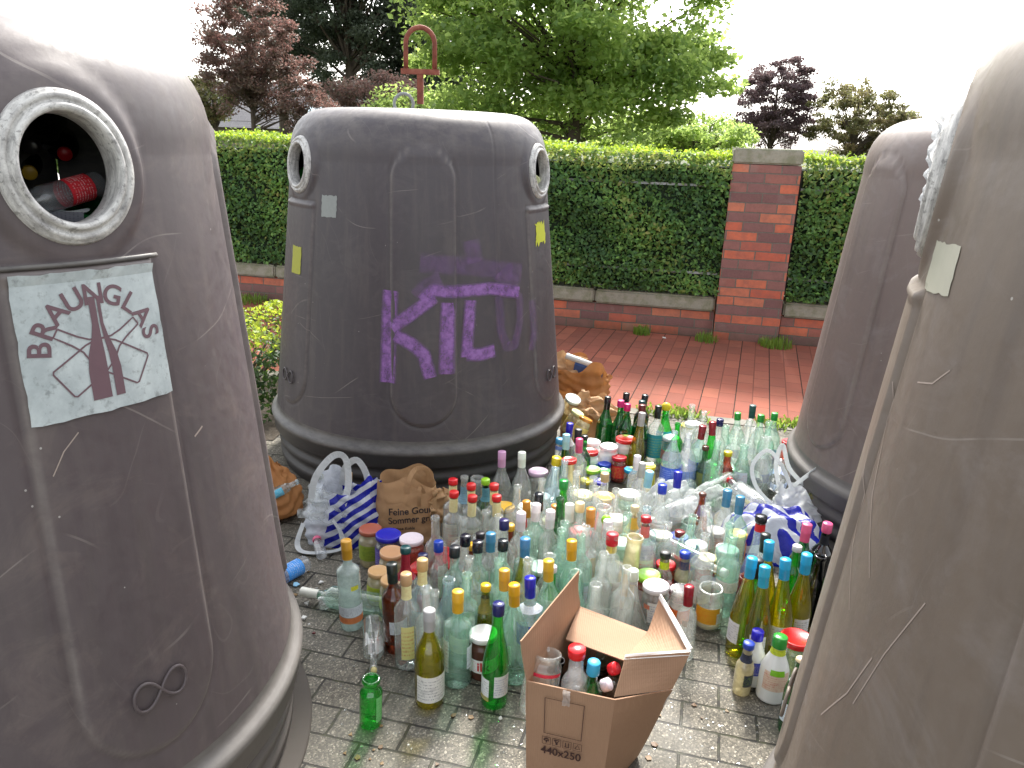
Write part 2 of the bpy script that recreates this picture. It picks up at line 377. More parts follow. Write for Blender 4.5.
# ---------------------------------------------------------------- ornamental shrub on the left
def bush(name, label, cx, cy, rx, ry, h, n, size, mat, mat2, seed, group=None):
    r = np.random.default_rng(seed); t = thing(name, label, 'shrub', (cx, cy, 0), group=group)
    d = r.normal(size=(n, 3)); d[:, 2] = np.abs(d[:, 2]); d /= np.linalg.norm(d, axis=1)[:, None]
    d = np.sign(d)*np.abs(d)**.7; rad = (1-np.abs(r.normal(0, .09, n)))[:, None]*(1+.07*np.sin(d[:, :1]*9+d[:, 1:2]*7+d[:, 2:]*8))
    P = d*rad*np.array([rx, ry, h]); top = P[:, 2] > h*.78
    leaves('foliage', P[~top], d[~top], size, mat, t, .7, seed)
    leaves('bright_top_leaves', P[top]+np.array([0, 0, .01]), d[top], size, mat2, t, .8, seed+1)  # uppermost leaves take the brighter leaf material
    c = MB(); 
    for k in range(14):
        a = r.uniform(0, 2*PI); c.tube([(0.2*rx*math.cos(a), .2*ry*math.sin(a), 0), (.5*rx*math.cos(a), .5*ry*math.sin(a), h*.45), (.75*rx*math.cos(a+.3), .75*ry*math.sin(a+.3), h*.75)], [.012, .008, .003], 5)
    c.obj('stems', M_bark, t)
g = N('bark'); v = g.coord(scale=(1, 1, .3)); nz = g.noise(v, 14, 5)
M_bark = g.done(g.pbr(g.mix(nz, (.04, .03, .022), (.13, .1, .075)), .9, g.bump(nz, .6, .02)))
M_sh = leaf_mat('shrub_leaf', [(.02, .05, .012), (.04, .09, .02), (.08, .15, .03)], .3, 4)
M_sh2 = leaf_mat('shrub_leaf_bright', [(.1, .19, .015), (.24, .36, .03), (.4, .46, .05)], .5, 4)
bush('shrub', 'bright yellow-green shrub between the near left and middle containers', -1.72, 4.45, .62, .75, .46, 9000, .032, M_sh, M_sh2, 31)
g = N('bare_earth'); v = g.coord(); nz = g.noise(v, 25, 6, .7)
M_soil = g.done(g.pbr(g.mix(nz, (.03, .024, .018), (.11, .085, .06)), .95, g.bump(nz, .8, .02)))

sheet('planting_bed', [(-3.2, 3.7, .004), (-1.2, 3.62, .004), (-1.12, 4.55, .004), (-3.2, 5.0, .004)], M_soil)
# ---------------------------------------------------------------- trees
def tree(name, label, x, y, trunk_h, crown, n, size, mat, seed, trunk_r=.15, clumps=60, group='trees beyond the hedge', trans=None, low=0, gap=.30, base_lean=(0, 0)):
    """crown: list of (cx,cy,cz,rx,ry,rz) ellipsoids relative to the base"""
    r = np.random.default_rng(seed); t = thing(name, label, 'tree', (x, y, 0), group=group)
    c = MB(); zt = trunk_h; cz = np.mean([k[2] for k in crown])
    top = (base_lean[0], base_lean[1], zt)
    c.tube([(0, 0, -.1), (top[0]*.4, top[1]*.4, zt*.5), top, (top[0]*1.3, top[1]*1.2, cz), (top[0]*1.2, top[1], cz+crown[0][5]*.6)], [trunk_r*1.3, trunk_r, trunk_r*.85, trunk_r*.5, trunk_r*.1], 10)
    vol = np.array([k[3]*k[4]*k[5] for k in crown]); vol = vol/vol.sum()
    cen = []
    for i in range(clumps):
        k = crown[r.choice(len(crown), p=vol)]
        d = r.normal(size=3); d /= np.linalg.norm(d); q = r.uniform(.25, 1)**.5
        p = np.array(k[:3])+d*q*np.array(k[3:]); cen.append(p)
    cen = np.array(cen)
    for p in cen[:min(clumps, 70)]:
        s = np.array([top[0]*.9, top[1]*.9, max(zt*.85, min(p[2]-.3, zt+(p[2]-zt)*.4))]); mid = (s+p)/2+np.array([0, 0, .15])+r.normal(0, .12, 3)
        c.tube([tuple(s), tuple(mid), tuple(p)], [trunk_r*.32, trunk_r*.17, trunk_r*.04], 5)
    c.obj('trunk', M_bark, t)
    ii = r.integers(0, len(cen), n); cs = np.mean([np.mean(k[3:]) for k in crown])*gap
    cr = r.uniform(.6, 1.3, len(cen))*cs
    d = r.normal(size=(n, 3)); d /= np.linalg.norm(d, axis=1)[:, None]
    P = cen[ii]+d*(r.uniform(0, 1, n)**.5*cr[ii])[:, None]*np.array([1.15, 1.15, .62])
    rv = r.uniform(.15, .85, len(cen))[ii]
    leaves('crown', P, np.tile([0, 0, 1.], (n, 1)), size, mat, t, .9, seed, asp=.6, rnd=rv)
M_green = leaf_mat('broadleaf', [(.12, .20, .07), (.19, .31, .10), (.28, .42, .12), (.45, .56, .15)], .6, .8)
M_dark = leaf_mat('dark_foliage', [(.055, .075, .05), (.08, .105, .065), (.11, .13, .085)], .4, .6)
M_red = leaf_mat('red_brown_foliage', [(.13, .11, .085), (.18, .135, .11), (.17, .155, .11), (.27, .13, .12)], .45, .8)
M_purp = leaf_mat('purple_foliage', [(.09, .065, .075), (.14, .09, .10), (.19, .13, .13)], .4, .8)
M_olive = leaf_mat('autumn_foliage', [(.10, .11, .05), (.19, .15, .07), (.26, .15, .08), (.18, .21, .08)], .45, .9)
tree('broadleaf_tree', 'large bright green broadleaf tree behind the hedge, its crown filling the top centre', .9, 13.6, 1.7,
     [(0, 0, 3.6, 2.3, 2.2, 1.7), (-1.2, -.4, 3.3, 1.7, 1.6, 1.2), (1.0, 0, 2.6, 1.6, 1.6, .8), (-.9, 0, 4.8, 2.0, 2, 1.3), (.8, .3, 4.9, 1.7, 1.7, 1.2), (-.4, 0, 1.9, 2.1, 1.4, .5), (-1.9, 0, 3.0, .9, 1.2, 1.0), (-2.0, 0, 4.2, 1.0, 1.2, .9), (1.9, 0, 2.9, .8, .9, .9), (0, 0, 3.0, 2.4, 2, 1.2)], 60000, .115, M_green, 41, .13, 230, gap=.32)
tree('ornamental_tree', 'slender reddish brown leaved tree with a thin bent trunk at far left', -4.95, 15, 1.5,
     [(-.05, 0, 2.9, .95, .9, 1.05), (.5, 0, 2.3, .9, .8, .6), (-.3, 0, 2.4, .6, .8, .6), (1.0, 0, 1.9, .7, .6, .35)], 26000, .062, M_red, 43, .05, 190, gap=.25)
tree('tall_tree', 'tall dark grey green tree behind the reddish tree at top left', -4.6, 22, 2.2,
     [(0, 0, 5.0, 1.9, 1.8, 2.4), (-1.4, 0, 5.3, 1.2, 1.4, 1.2), (1.2, 0, 4.6, 1.4, 1.4, 2.0), (0, 0, 7.5, 2.0, 2, 1.4), (1.3, 0, 2.6, 1.5, 1.2, 1.1), (.2, 0, 3.4, 1.2, 1.2, 1.2)], 52000, .10, M_dark, 45, .16, 260, gap=.25)
tree('tall_tree', 'tall dark tree standing just left of the rusty lifting hook', -2.7, 23, 2.0,
     [(0, 0, 4.2, 1.3, 1.3, 2.6), (.3, 0, 6.8, 1.4, 1.4, 1.6), (-.5, 0, 2.8, 1.2, 1, 1.2), (-1.3, 0, 4.3, 1.2, 1, 1.6), (.9, 0, 3.4, 1.1, 1, 1.6)], 48000, .10, M_dark, 46, .16, 280, gap=.25)
tree('small_tree', 'brownish low tree above the house roof behind the middle container', -3.2, 18, 1.0,
     [(0, 0, 2.2, 1.2, 1, .55), (.7, 0, 2.0, .9, .8, .5)], 14000, .07, M_red, 47, .05, 90, gap=.34)
tree('tall_tree', 'tall dark tree at the top left behind the reddish tree, leftmost of its kind', -7.0, 24, 2.2,
     [(0, 0, 4.6, 1.5, 1.4, 1.5), (.6, 0, 6.5, 1.8, 1.6, 1.2), (1.6, 0, 3.3, 1.3, 1.2, 1.0)], 38000, .10, M_dark, 55, .16, 200, gap=.26)
tree('purple_tree', 'round purple leaved tree behind the hedge above the brick pillar', 6.5, 21, 1.2,
     [(0, 0, 2.75, 1.0, 1, .95), (.1, 0, 2.0, 1.15, 1, .5), (.3, 0, 3.2, .6, .6, .5)], 24000, .07, M_purp, 48, .06, 200, gap=.22)
tree('autumn_tree', 'brownish autumn coloured tree right of the purple tree', 8.0, 19.5, 1.0,
     [(0, 0, 2.2, 1.25, 1.1, .85), (.9, 0, 1.9, .9, 1, .6), (-.4, 0, 2.8, .5, .5, .45), (1.6, 0, 1.7, .9, 1, .5)], 26000, .07, M_olive, 49, .06, 210, gap=.22)
tree('small_tree', 'pale leaved small tree at the far left edge of the sky', -8.3, 22, 1.2,
     [(0, 0, 2.2, .8, .8, .7)], 3000, .11, M_olive, 50, .08, 40, gap=.32)
tree('small_tree', 'low green tree behind the hedge under the broadleaf tree', -1.6, 17, .9,
     [(0, 0, 1.9, 1.6, 1, .6), (1.8, 0, 1.7, 1.4, 1, .5)], 15000, .09, M_green, 51, .08, 100, gap=.34)
tree('small_tree', 'low green tree behind the hedge left of the purple tree', 4.1, 18, .9,
     [(0, 0, 1.7, 1.3, 1, .45), (-1.4, 0, 1.7, 1.2, 1, .45)], 14000, .09, M_green, 52, .08, 100, gap=.34)
# ---------------------------------------------------------------- house
g = N('roof_tiles'); v = g.coord(); br = g.n('TexBrick', Scale=1.0, Mortar_Size=.02, Brick_Width=.3, Row_Height=.3); g.set(br.inputs['Vector'], v)
M_roof = g.done(g.pbr(g.mix(g.noise(v, 3, 4), (.07, .07, .08), (.13, .125, .14)), .7, g.bump(br.outputs[1], .5, .02)))
g = N('house_wall'); v = g.coord(); M_hwall = g.done(g.pbr(g.mix(g.noise(v, 8, 4), (.25, .2, .17), (.33, .28, .24)), .9))
t = thing('house', 'distant house with dark tiled roof and skylight behind the hedge', 'house', (-9.2, 31, 0))
mb = MB(); mb.box((0, 2.5, .9), (9, 5, 1.8)); mb.obj('wall', M_hwall, t)
mb = MB(); mb.add([(-4.8, -.4, 1.55), (4.8, -.4, 1.55), (4.8, 2.5, 3.3), (-4.8, 2.5, 3.3), (4.8, 5.4, 1.55), (-4.8, 5.4, 1.55)], [(0, 1, 2, 3), (3, 2, 4, 5), (0, 3, 5), (1, 4, 2), (0, 5, 4, 1)]); rf = mb.obj('roof', M_roof, t)
sk = R_(31.1)
mb = MB(); mb.box((0, 0, 0), (1.0, .9, .06)); mb.obj('skylight', plastic((205, 225, 232), .15), t, loc=(1.25, .55, 2.16), rot=(sk, 0, 0))
mb = MB(); mb.box((0, 0, 0), (1.1, .5, .9)); mb.obj('dormer', M_hwall, t, loc=(2.9, .25, 1.95))
mb = MB(); mb.box((0, 0, 0), (.5, .04, .6)); mb.obj('window', plastic((60, 70, 80), .1), t, loc=(2.9, -.03, 1.95))
# ================================================================ bottle bank containers
PROF = [(.700, 0.0), (.700, .018), (.714, .022), (.714, .038), (.702, .042), (.704, .058), (.717, .062), (.717, .078), (.706, .082), (.709, .098), (.730, .103), (.737, .11), (.741, .138), (.747, .142), (.749, .148), (.747, .156), (.738, .162), (.726, .168), (.719, .178), (.716, .2)]
BZ0, BZ1, ZT, RC = .288, 1.40, 1.608, .209
PROF = [(r_, z_*1.61) for r_, z_ in PROF if z_ < .139]+[(.747, .231), (.749, .239), (.747, .248), (.739, .255), (.729, .260), (.722, .267), (.719, .277), (.7185, .288)]
def brad(z):
    if z <= BZ1: return .7145+(z-.322)/(BZ1-.322)*(.595-.7145)
    q = min(1, (z-BZ1)/RC); return .386+RC*max(0, 1-q**2.5)**(1/2.5)
def sm(e0, e1, x):
    t = min(1, max(0, (x-e0)/(e1-e0))); return t*t*(3-2*t)
ARCH_H, RING_Z = R_(11.4), 1.375
def wrap(a): return (a+PI) % (2*PI)-PI
def surf_r(th, z):
    r = brad(z); k = wrap(th)
    for j in range(6):
        c = j*PI/3; d = wrap(th-c)
        if abs(d) > R_(22): continue
        s = d*r
        if j % 2 == 0:     # blank arch, raised
            hw = .142-.012*(z-.3); zb, zt_ = .355+hw, 1.465-hw
            dz = max(0, zb-z, z-zt_); dist = math.hypot(s, dz)-hw
            r += .010*sm(.006, -.006, dist)-.004*math.exp(-((dist-.009)/.005)**2)
        else:
            hw = .142-.012*(z-.3); zb = .355+hw
            dz = max(0, zb-z); dist = max(math.hypot(s, dz)-hw, z-1.222)
            if z < 1.26: r += .007*sm(.006, -.006, dist)-.003*math.exp(-((dist-.009)/.005)**2)
            if 1.2 < z < 1.24: r += .009*sm(.012, 0, abs(z-1.222))*sm(hw+.012, hw-.004, abs(s))
            q = math.hypot(s, z-RING_Z)
            flat = brad(RING_Z)-(z-RING_Z)*.0996; flat = flat/math.cos(d)+.004
            kf = sm(.155, .128, q); r = r*(1-kf)+flat*kf
    sd = abs((abs(wrap(th*6/(2*PI)*2*PI/6)) ))
    # mould seams midway between the panels
    for c in (PI/6, PI/6+PI*2/3, PI/6+PI*4/3):
        r -= .0035*math.exp(-((wrap(th-c)*r)/.004)**2)*sm(.35, .45, z)*sm(1.66, 1.5, z)
    return r
def S(th, z, off=0):
    r = surf_r(th, z)+off; return (r*math.cos(th), r*math.sin(th), z)
def body_mesh():
    nt_ = 660; zs = list(np.linspace(BZ0, BZ1, 146))
    for i in range(1, 15): zs.append(BZ1+RC*math.sin(i/14*PI/2*.985))
    V = []; F = []
    for z in zs:
        for k in range(nt_): V.append(S(2*PI*k/nt_, z))
    for r, z in ((.36, 1.610), (.25, 1.613), (.12, 1.617), (.03, 1.62), (.001, 1.62)):
        for k in range(nt_): a = 2*PI*k/nt_; V.append((r*math.cos(a), r*math.sin(a), z))
    V = np.array(V); nr = len(V)//nt_
    rc = [((brad(RING_Z)+.004)*math.cos(c), (brad(RING_Z)+.004)*math.sin(c), RING_Z) for c in (PI/3, PI, 5*PI/3)]
    for i in range(nr-1):
        for k in range(nt_):
            a = (i*nt_+k, i*nt_+(k+1) % nt_, (i+1)*nt_+(k+1) % nt_, (i+1)*nt_+k)
            p = V[list(a)].mean(0)
            if any((p[0]-c[0])**2+(p[1]-c[1])**2+(p[2]-c[2])**2 < .091**2 for c in rc): continue
            F.append(a)
    me = mesh('body', V, F, True); wv_ = []
    for z in zs:
        for k in range(nt_):
            th = wrap(2*PI*k/nt_); r = brad(z); best = 0
            for j in range(6):
                d = wrap(th-j*PI/3)
                if abs(d) > R_(16): continue
                s_ = d*r; hw = .142-.012*(z-.3); zb = .355+hw
                if j % 2 == 0: dz = max(0, zb-z, z-(1.465-hw)); dist = math.hypot(s_, dz)-hw
                else: dz = max(0, zb-z); dist = max(math.hypot(s_, dz)-hw, z-1.222)
                best = max(best, math.exp(-((dist+.001)/.0055)**2))
            wv_.append(best)
    wv_ += [0]*(len(V)-len(wv_)); at_ = me.attributes.new('wear', 'FLOAT', 'POINT'); at_.data.foreach_set('value', np.array(wv_, dtype=np.float32)); return me
def bin_mat(T_=(1, 1, 1), name='container_plastic'):
    g = N(name); v = g.coord()
    big = g.noise(v, 1.6, 6, .6); fine = g.noise(v, 45, 5, .6)
    stv = g.coord(scale=(9, 9, .7)); streak = g.noise(stv, 2.2, 5, .6, .3)
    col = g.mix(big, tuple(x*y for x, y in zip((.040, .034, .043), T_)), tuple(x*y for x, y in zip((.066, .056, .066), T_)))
    col = g.mix(g.ramp(streak, [(.5, 0.), (.75, .3)]), col, (.16, .135, .12))
    col = g.mix(g.ramp(g.noise(g.coord(scale=(14, 14, .45)), 1.5, 3), [(.5, 0.), (.7, .25)]), col, (.04, .034, .037))
    col = g.mix(g.math('MULTIPLY', fine, .22), col, (.2, .175, .16))
    # scuffs: thin curved scratches from distorted waves
    def scratch(rot, sc_, dist, lo):
        c = g.coord(rot=rot); wv = g.n('TexWave', dict(wave_type='BANDS'), Scale=sc_, Distortion=dist, Detail=2.0, Detail_Scale=.6); g.set(wv.inputs['Vector'], c)
        msk = g.noise(g.coord(rot=rot, loc=(3, 1, 2)), 3.2, 3, .5)
        return g.math('MULTIPLY', g.math('GREATER_THAN', wv.outputs[1], lo), g.ramp(msk, [(.58, 0.), (.64, 1.)]))
    s1 = scratch((.3, .9, .2), 1.7, 9, .9994); s2 = scratch((1.2, .2, 1.3), 2.1, 7, .9995); s3 = scratch((.8, 2.1, .5), 1.3, 11, .9994)
    sa = g.math('MULTIPLY', g.math('ADD', g.math('ADD', s1, s2), s3, clamp=True), .38)
    s4 = scratch((2.3, .4, .9), 3.4, 12, .9985); s5 = scratch((.1, 1.7, 2.2), 4.2, 14, .9985); s6 = scratch((1.6, 1.1, .3), 5.5, 10, .998)
    col = g.mix(g.math('MULTIPLY', g.math('ADD', g.math('ADD', s4, s5), s6, clamp=True), .10), col, (.36, .32, .29))
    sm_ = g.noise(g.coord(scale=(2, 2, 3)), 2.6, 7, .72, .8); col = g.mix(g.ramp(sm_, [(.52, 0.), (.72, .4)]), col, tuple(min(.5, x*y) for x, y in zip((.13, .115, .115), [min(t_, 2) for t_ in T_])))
    col = g.mix(sa, col, (.34, .30, .27))
    vo = g.n('TexVoronoi', Scale=24.0); g.set(vo.inputs['Vector'], v)
    dot = g.math('MULTIPLY', g.math('LESS_THAN', vo.outputs['Distance'], .045), g.math('GREATER_THAN', g.noise(v, 5, 2), .58))
    col = g.mix(g.math('MULTIPLY', dot, .75), col, (.5, .48, .45))
    # worn rim and upper shoulder
    sep = g.n('SeparateXYZ'); g.set(sep.inputs[0], v)
    shd = g.math('MULTIPLY', g.ramp(sep.outputs[2], [(0.0, 0.), (1.0, 0.)]), 0)
    top = g.n('MapRange', i1=1.42, i2=1.6, i3=0.0, i4=.5); g.set(top.inputs[0], sep.outputs[2])
    wr = g.noise(g.coord(scale=(3, 3, 6)), 4, 6, .7)
    wat = g.n('Attribute', dict(attribute_name='wear'))
    col = g.mix(g.math('MULTIPLY', wat.outputs['Fac'], g.ramp(wr, [(.3, .08), (.65, .5)])), col, (.26, .23, .21))
    col = g.mix(g.math('MULTIPLY', top.outputs[0], g.ramp(wr, [(.4, 0.), (.62, 1.)])), col, (.22, .195, .175))
    return g.done(g.pbr(col, g.ramp(fine, [(.3, .4), (.75, .62)]), g.bump(g.math('ADD', g.math('MULTIPLY', fine, .5), g.math('MULTIPLY', sa, -1.0)), .25, .003), Specular_IOR_Level=.55))
M_bin = bin_mat(); M_bin1 = bin_mat((1.6, 1.45, 1.3), 'brownish_container_plastic'); M_bin3 = bin_mat((3.3, 2.9, 2.15), 'sunlit_pale_container_plastic'); M_bin4 = bin_mat((3.2, 2.95, 1.9), 'sunlit_tan_container_plastic')  # right-hand containers: their sunlit tone is put into paler, warmer tints
g = N('container_skirt_plastic'); v = g.coord(); n1 = g.noise(g.coord(scale=(4, 4, 14)), 3, 6, .65); n2 = g.noise(v, 50, 4); sep = g.n('SeparateXYZ'); g.set(sep.inputs[0], v)
lip = g.n('MapRange', i1=.226, i2=.238, i3=0.0, i4=1.0); g.set(lip.inputs[0], sep.outputs[2])
col = g.mix(n1, (.028, .026, .029), (.05, .047, .047)); col = g.mix(g.math('MULTIPLY', lip.outputs[0], g.ramp(n1, [(.35, .3), (.65, .9)])), col, (.15, .14, .13)); col = g.mix(g.math('MULTIPLY', n2, .15), col, (.2, .19, .17))
M_skirt = g.done(g.pbr(col, .5, g.bump(n2, .2, .002)))
M_skirt2 = M_skirt.copy(); M_skirt2.name = 'faded_skirt_plastic'
for nd in M_skirt2.node_tree.nodes:
    if nd.type == 'MIX' and abs(nd.inputs[6].default_value[0]-.028) < 1e-4 and not nd.inputs[6].is_linked: nd.inputs[6].default_value = (.075, .066, .062, 1); nd.inputs[7].default_value = (.12, .105, .098, 1)
g = N('worn_white_ring'); v = g.coord(); n1 = g.noise(g.coord(scale=(1, 1, 5)), 22, 7, .75); n2 = g.noise(v, 90, 4, .7)
col = g.mix(g.ramp(n1, [(.40, 0.), (.62, .8)]), (.68, .67, .64), (.24, .23, .225)); col = g.mix(g.ramp(n2, [(.55, 0.), (.65, .6)]), col, (.1, .095, .09))
M_ring = g.done(g.pbr(col, .5, g.bump(n2, .3, .002)))
g = N('rusty_steel'); v = g.coord(); n1 = g.noise(v, 20, 6, .7)
M_rust = g.done(g.pbr(g.ramp(n1, [(.3, (.13, .035, .02)), (.55, (.27, .08, .05)), (.75, (.35, .16, .1))]), .8, g.bump(n1, .5, .003)))
def film_mat(name, c, alpha=.5, rough=.25):
    g = N(name); v = g.coord(); nz = g.noise(v, 30, 5, .6, 1.0)
    d = g.pbr(c, rough, g.bump(nz, .8, .01)); tr = g.n('BsdfTransparent'); tl = g.n('BsdfTranslucent'); g.set(tl.inputs[0], c)
    m1 = g.n('MixShader', i0=.4); g.set(m1.inputs[1], d); g.set(m1.inputs[2], tl.outputs[0])
    mx = g.n('MixShader'); g.set(mx.inputs[0], g.ramp(nz, [(.35, max(0, alpha-.2)), (.7, min(1, alpha+.25))])); g.set(mx.inputs[1], tr.outputs[0]); g.set(mx.inputs[2], m1.outputs[0])
    return g.done(mx.outputs[0])
ME_body = body_mesh(); ME_body.materials.append(M_bin)
mb = MB(); mb.lathe([(.6, .01), (.6, 0)]+PROF, 160); ME_skirt = mb.mesh('base_skirt', True); ME_skirt.materials.append(M_skirt)
rp = [(.089, -.03), (.084, -.03), (.082, -.028), (.082, .012), (.085, .018), (.09, .02), (.094, .017), (.096, .011), (.1, .0105), (.102, .0135), (.108, .0135), (.11, .009), (.113, .0085), (.115, .006), (.117, .0), (.117, -.012)]
mb = MB(); mb.lathe(rp, 96); mb.F = [f for f in mb.F if len(f) == 4]; ME_ring = mb.mesh('porthole_ring', True)
def curve_pts_inf(n=48, a=.043):
    out = []
    for i in range(n):
        t = 2*PI*i/n; d = 1+math.sin(t)**2; out.append((a*1.25*math.cos(t)/d, a*1.7*math.sin(t)*math.cos(t)/d))
    return out
def mapped(name, pts2, faces, bth, bz, off, mat, parent, rot=0, smooth=False, uv=None):
    """2-D points (s right along surface as seen from outside, t up) onto the container's surface around (bth,bz)"""
    V = []
    c, s_ = math.cos(rot), math.sin(rot); r0 = brad(bz)
    for (a, b) in pts2:
        x, y = a*c-b*s_, a*s_+b*c
        V.append(S(bth+x/r0, bz+y, off))
    return obj(name, mesh(name, V, faces, smooth, uv), mat, parent)
def gridface(w_, h_, nx, ny, ragged=0, seed=0):
    r = random.Random(seed); P = []; F = []; UV = []
    for i in range(nx+1):
        for j in range(ny+1):
            x = w_*(i/nx-.5); y = h_*(j/ny-.5)
            if ragged and (i in (0, nx) or j in (0, ny)): x += r.uniform(-ragged, ragged); y += r.uniform(-ragged, ragged)
            P.append((x, y)); UV.append((i/nx, j/ny))
    for i in range(nx):
        for j in range(ny): F.append((i*(ny+1)+j, (i+1)*(ny+1)+j, (i+1)*(ny+1)+j+1, i*(ny+1)+j+1))
    return P, F, UV
def text_2d(txt, size):
    cu = bpy.data.curves.new('t', 'FONT'); cu.body = txt; cu.size = size; cu.align_x = 'CENTER'; cu.align_y = 'CENTER'; cu.offset = size*.018
    o = bpy.data.objects.new('t', cu); COL.objects.link(o); dg = bpy.context.evaluated_depsgraph_get(); me = bpy.data.meshes.new_from_object(o.evaluated_get(dg))
    bm = bmesh.new(); bm.from_mesh(me); bmesh.ops.triangulate(bm, faces=bm.faces)
    P = [(v_.co.x, v_.co.y) for v_ in bm.verts]; F = [tuple(x.index for x in f.verts) for f in bm.faces]
    bm.free(); bpy.data.objects.remove(o); bpy.data.curves.remove(cu); bpy.data.meshes.remove(me)
    return P, F
def stroke2d(pts, w_, closed=False):
    """flat ribbon with uv.y across; pts list of (x,y)"""
    P = []; F = []; UV = []; n = len(pts)
    L = 0
    for i, p in enumerate(pts):
        a = pts[i-1] if (i > 0 or closed) else p; b = pts[(i+1) % n] if (i < n-1 or closed) else p
        dx, dy = b[0]-a[0], b[1]-a[1]; l = math.hypot(dx, dy) or 1; nx, ny = -dy/l*w_/2, dx/l*w_/2
        if i: L += math.hypot(p[0]-pts[i-1][0], p[1]-pts[i-1][1])
        P += [(p[0]+nx, p[1]+ny), (p[0], p[1]), (p[0]-nx, p[1]-ny)]; UV += [(L, 0), (L, .5), (L, 1)]
    m_ = n if closed else n-1
    for i in range(m_):
        j = (i+1) % n
        F += [(3*i, 3*i+1, 3*j+1, 3*j), (3*i+1, 3*i+2, 3*j+2, 3*j+1)]
    return P, F, UV
def dense(pts, step=.012):
    out = [pts[0]]
    for a, b in zip(pts[:-1], pts[1:]):
        n = max(1, int(math.hypot(b[0]-a[0], b[1]-a[1])/step))
        for i in range(1, n+1): out.append((a[0]+(b[0]-a[0])*i/n, a[1]+(b[1]-a[1])*i/n))
    return out
g = N('old_paper_sticker'); v = g.coord(); n1 = g.noise(v, 14, 7, .7); n2 = g.noise(g.coord(scale=(3, 3, 1)), 30, 5, .7)
col = g.mix(g.ramp(n1, [(.35, 0.), (.65, .75)]), (.58, .62, .6), (.34, .37, .36)); col = g.mix(g.ramp(n2, [(.56, 0.), (.68, .7)]), col, (.16, .16, .16))
M_stick = g.done(g.pbr(col, .5))
M_brown_ink = plastic((112, 84, 92), .6, .5)
M_yel = plastic((176, 178, 60), .6, .6); M_yel2 = plastic((200, 205, 40), .6, .5); M_greyst = plastic((150, 155, 152), .5, .6); M_foil = plastic((190, 188, 172), .3, .3)
M_emb = M_bin
def container(name, label, x, y, s, sz, lx, ly, rotdeg, hook=False, mat=None):
    t = thing(name, label, 'bottle bank', (x, y, 0), (-ly, lx, 0), 'glass recycling containers'); t.rotation_mode = 'XYZ'
    M_ = Matrix.Rotation(lx, 3, 'Y') @ Matrix.Rotation(-ly, 3, 'X') @ Matrix.Rotation(R_(rotdeg), 3, 'Z')
    t.rotation_euler = M_.to_euler(); t.scale = (s, s, sz)
    me_ = ME_body
    if mat: me_ = ME_body.copy(); me_.materials.clear(); me_.materials.append(mat)
    obj('body', me_, M_bin, t); ms_ = ME_skirt
    if mat: ms_ = ME_skirt.copy(); ms_.materials.clear(); ms_.materials.append(M_skirt2)
    obj('base_skirt', ms_, M_skirt, t)
    sl = math.atan(.0996)
    mb = MB(); mb.lathe([(.27, .05), (.27, 1.58)], 40); mb.obj('added_column_baffle', M_skirt, t, True)  # added dark column, blocks daylight showing through from porthole to porthole
    for c in (0, PI*2/3, PI*4/3): q_ = [(.272, .33), (.66, .33), (.565, 1.4), (.55, 1.5), (.44, 1.575), (.272, 1.59)]; mb = MB(); mb.add([(r_*math.cos(c)-e_*math.sin(c), r_*math.sin(c)+e_*math.cos(c), z_) for e_ in (-.005, .005) for r_, z_ in q_], [tuple(range(5, -1, -1)), tuple(range(6, 12))]+[(i, (i+1) % 6, 6+(i+1) % 6, 6+i) for i in range(6)]); mb.obj('added_radial_baffle', M_skirt, t)  # added radial walls, close the remaining light gaps behind the portholes
    for c in (PI/3, PI, 5*PI/3):
        n_ = Vector((math.cos(c)*math.cos(sl), math.sin(c)*math.cos(sl), math.sin(sl)))
        o = obj('porthole_ring', ME_ring, M_ring, t, loc=((brad(RING_Z)+.004)*math.cos(c), (brad(RING_Z)+.004)*math.sin(c), RING_Z), rot=n_.to_track_quat('Z', 'Y').to_euler())
        mb = MB(); mb.tube([S(c+a/.68, .475+b, .007) for a, b in curve_pts_inf()], .0035, 6, closed=True); mb.obj('embossed_logo', mat or M_emb, t, True)
    pl_ = MB(); pl_.lathe([(.5, .001), (.765, .001), (.765, .012), (.757, .014), (.5, .014)], 90); pl_.obj('ground_plate', plastic((74, 68, 62), .85, .4), t, True) if not hook else None
    if hook:
        post = MB(); post.box((0, 0, 1.705), (.028, .028, .13)); post.box((0, 0, 1.775), (.175, .035, .022)); h = post.obj('lifting_hook', M_rust, t)
        arc = [(-.066, 0, 1.785), (-.066, 0, 1.89)]+[(-.066*math.cos(a), 0, 1.89+.066*math.sin(a)) for a in np.linspace(.2, PI-.2, 11)]+[(.066, 0, 1.89), (.066, 0, 1.785)]
        u = MB(); u.tube(arc, .011, 8); a_ = u.obj('hook_loop', M_rust, h, True)
        h.rotation_euler = (0, 0, R_(-rotdeg))
        ring = MB(); ring.tube([(.045*math.cos(a), 0, 1.665+.045*math.sin(a)) for a in np.linspace(0, 2*PI, 20, endpoint=False)], .008, 6, closed=True); ring.obj('steel_eye', M_galv, t, True, loc=(-.1, -.0, 0), rot=(0, 0, R_(-rotdeg)))
        t.children[-1].location = Matrix.Rotation(R_(-rotdeg), 3, 'Z') @ Vector((-.085, .05, -.025))
    return t
def sticker(t, th, z, w_, h_, mat, name='sticker', rot=0, rag=.002, label=None, off=.0012, nx=10, ny=8):
    P, F, UV = gridface(w_, h_, nx, ny, rag, int(z*1000)); o = mapped(name, P, F, R_(th), z, off, mat, t, rot)
    if label: o['label'] = label
    return o
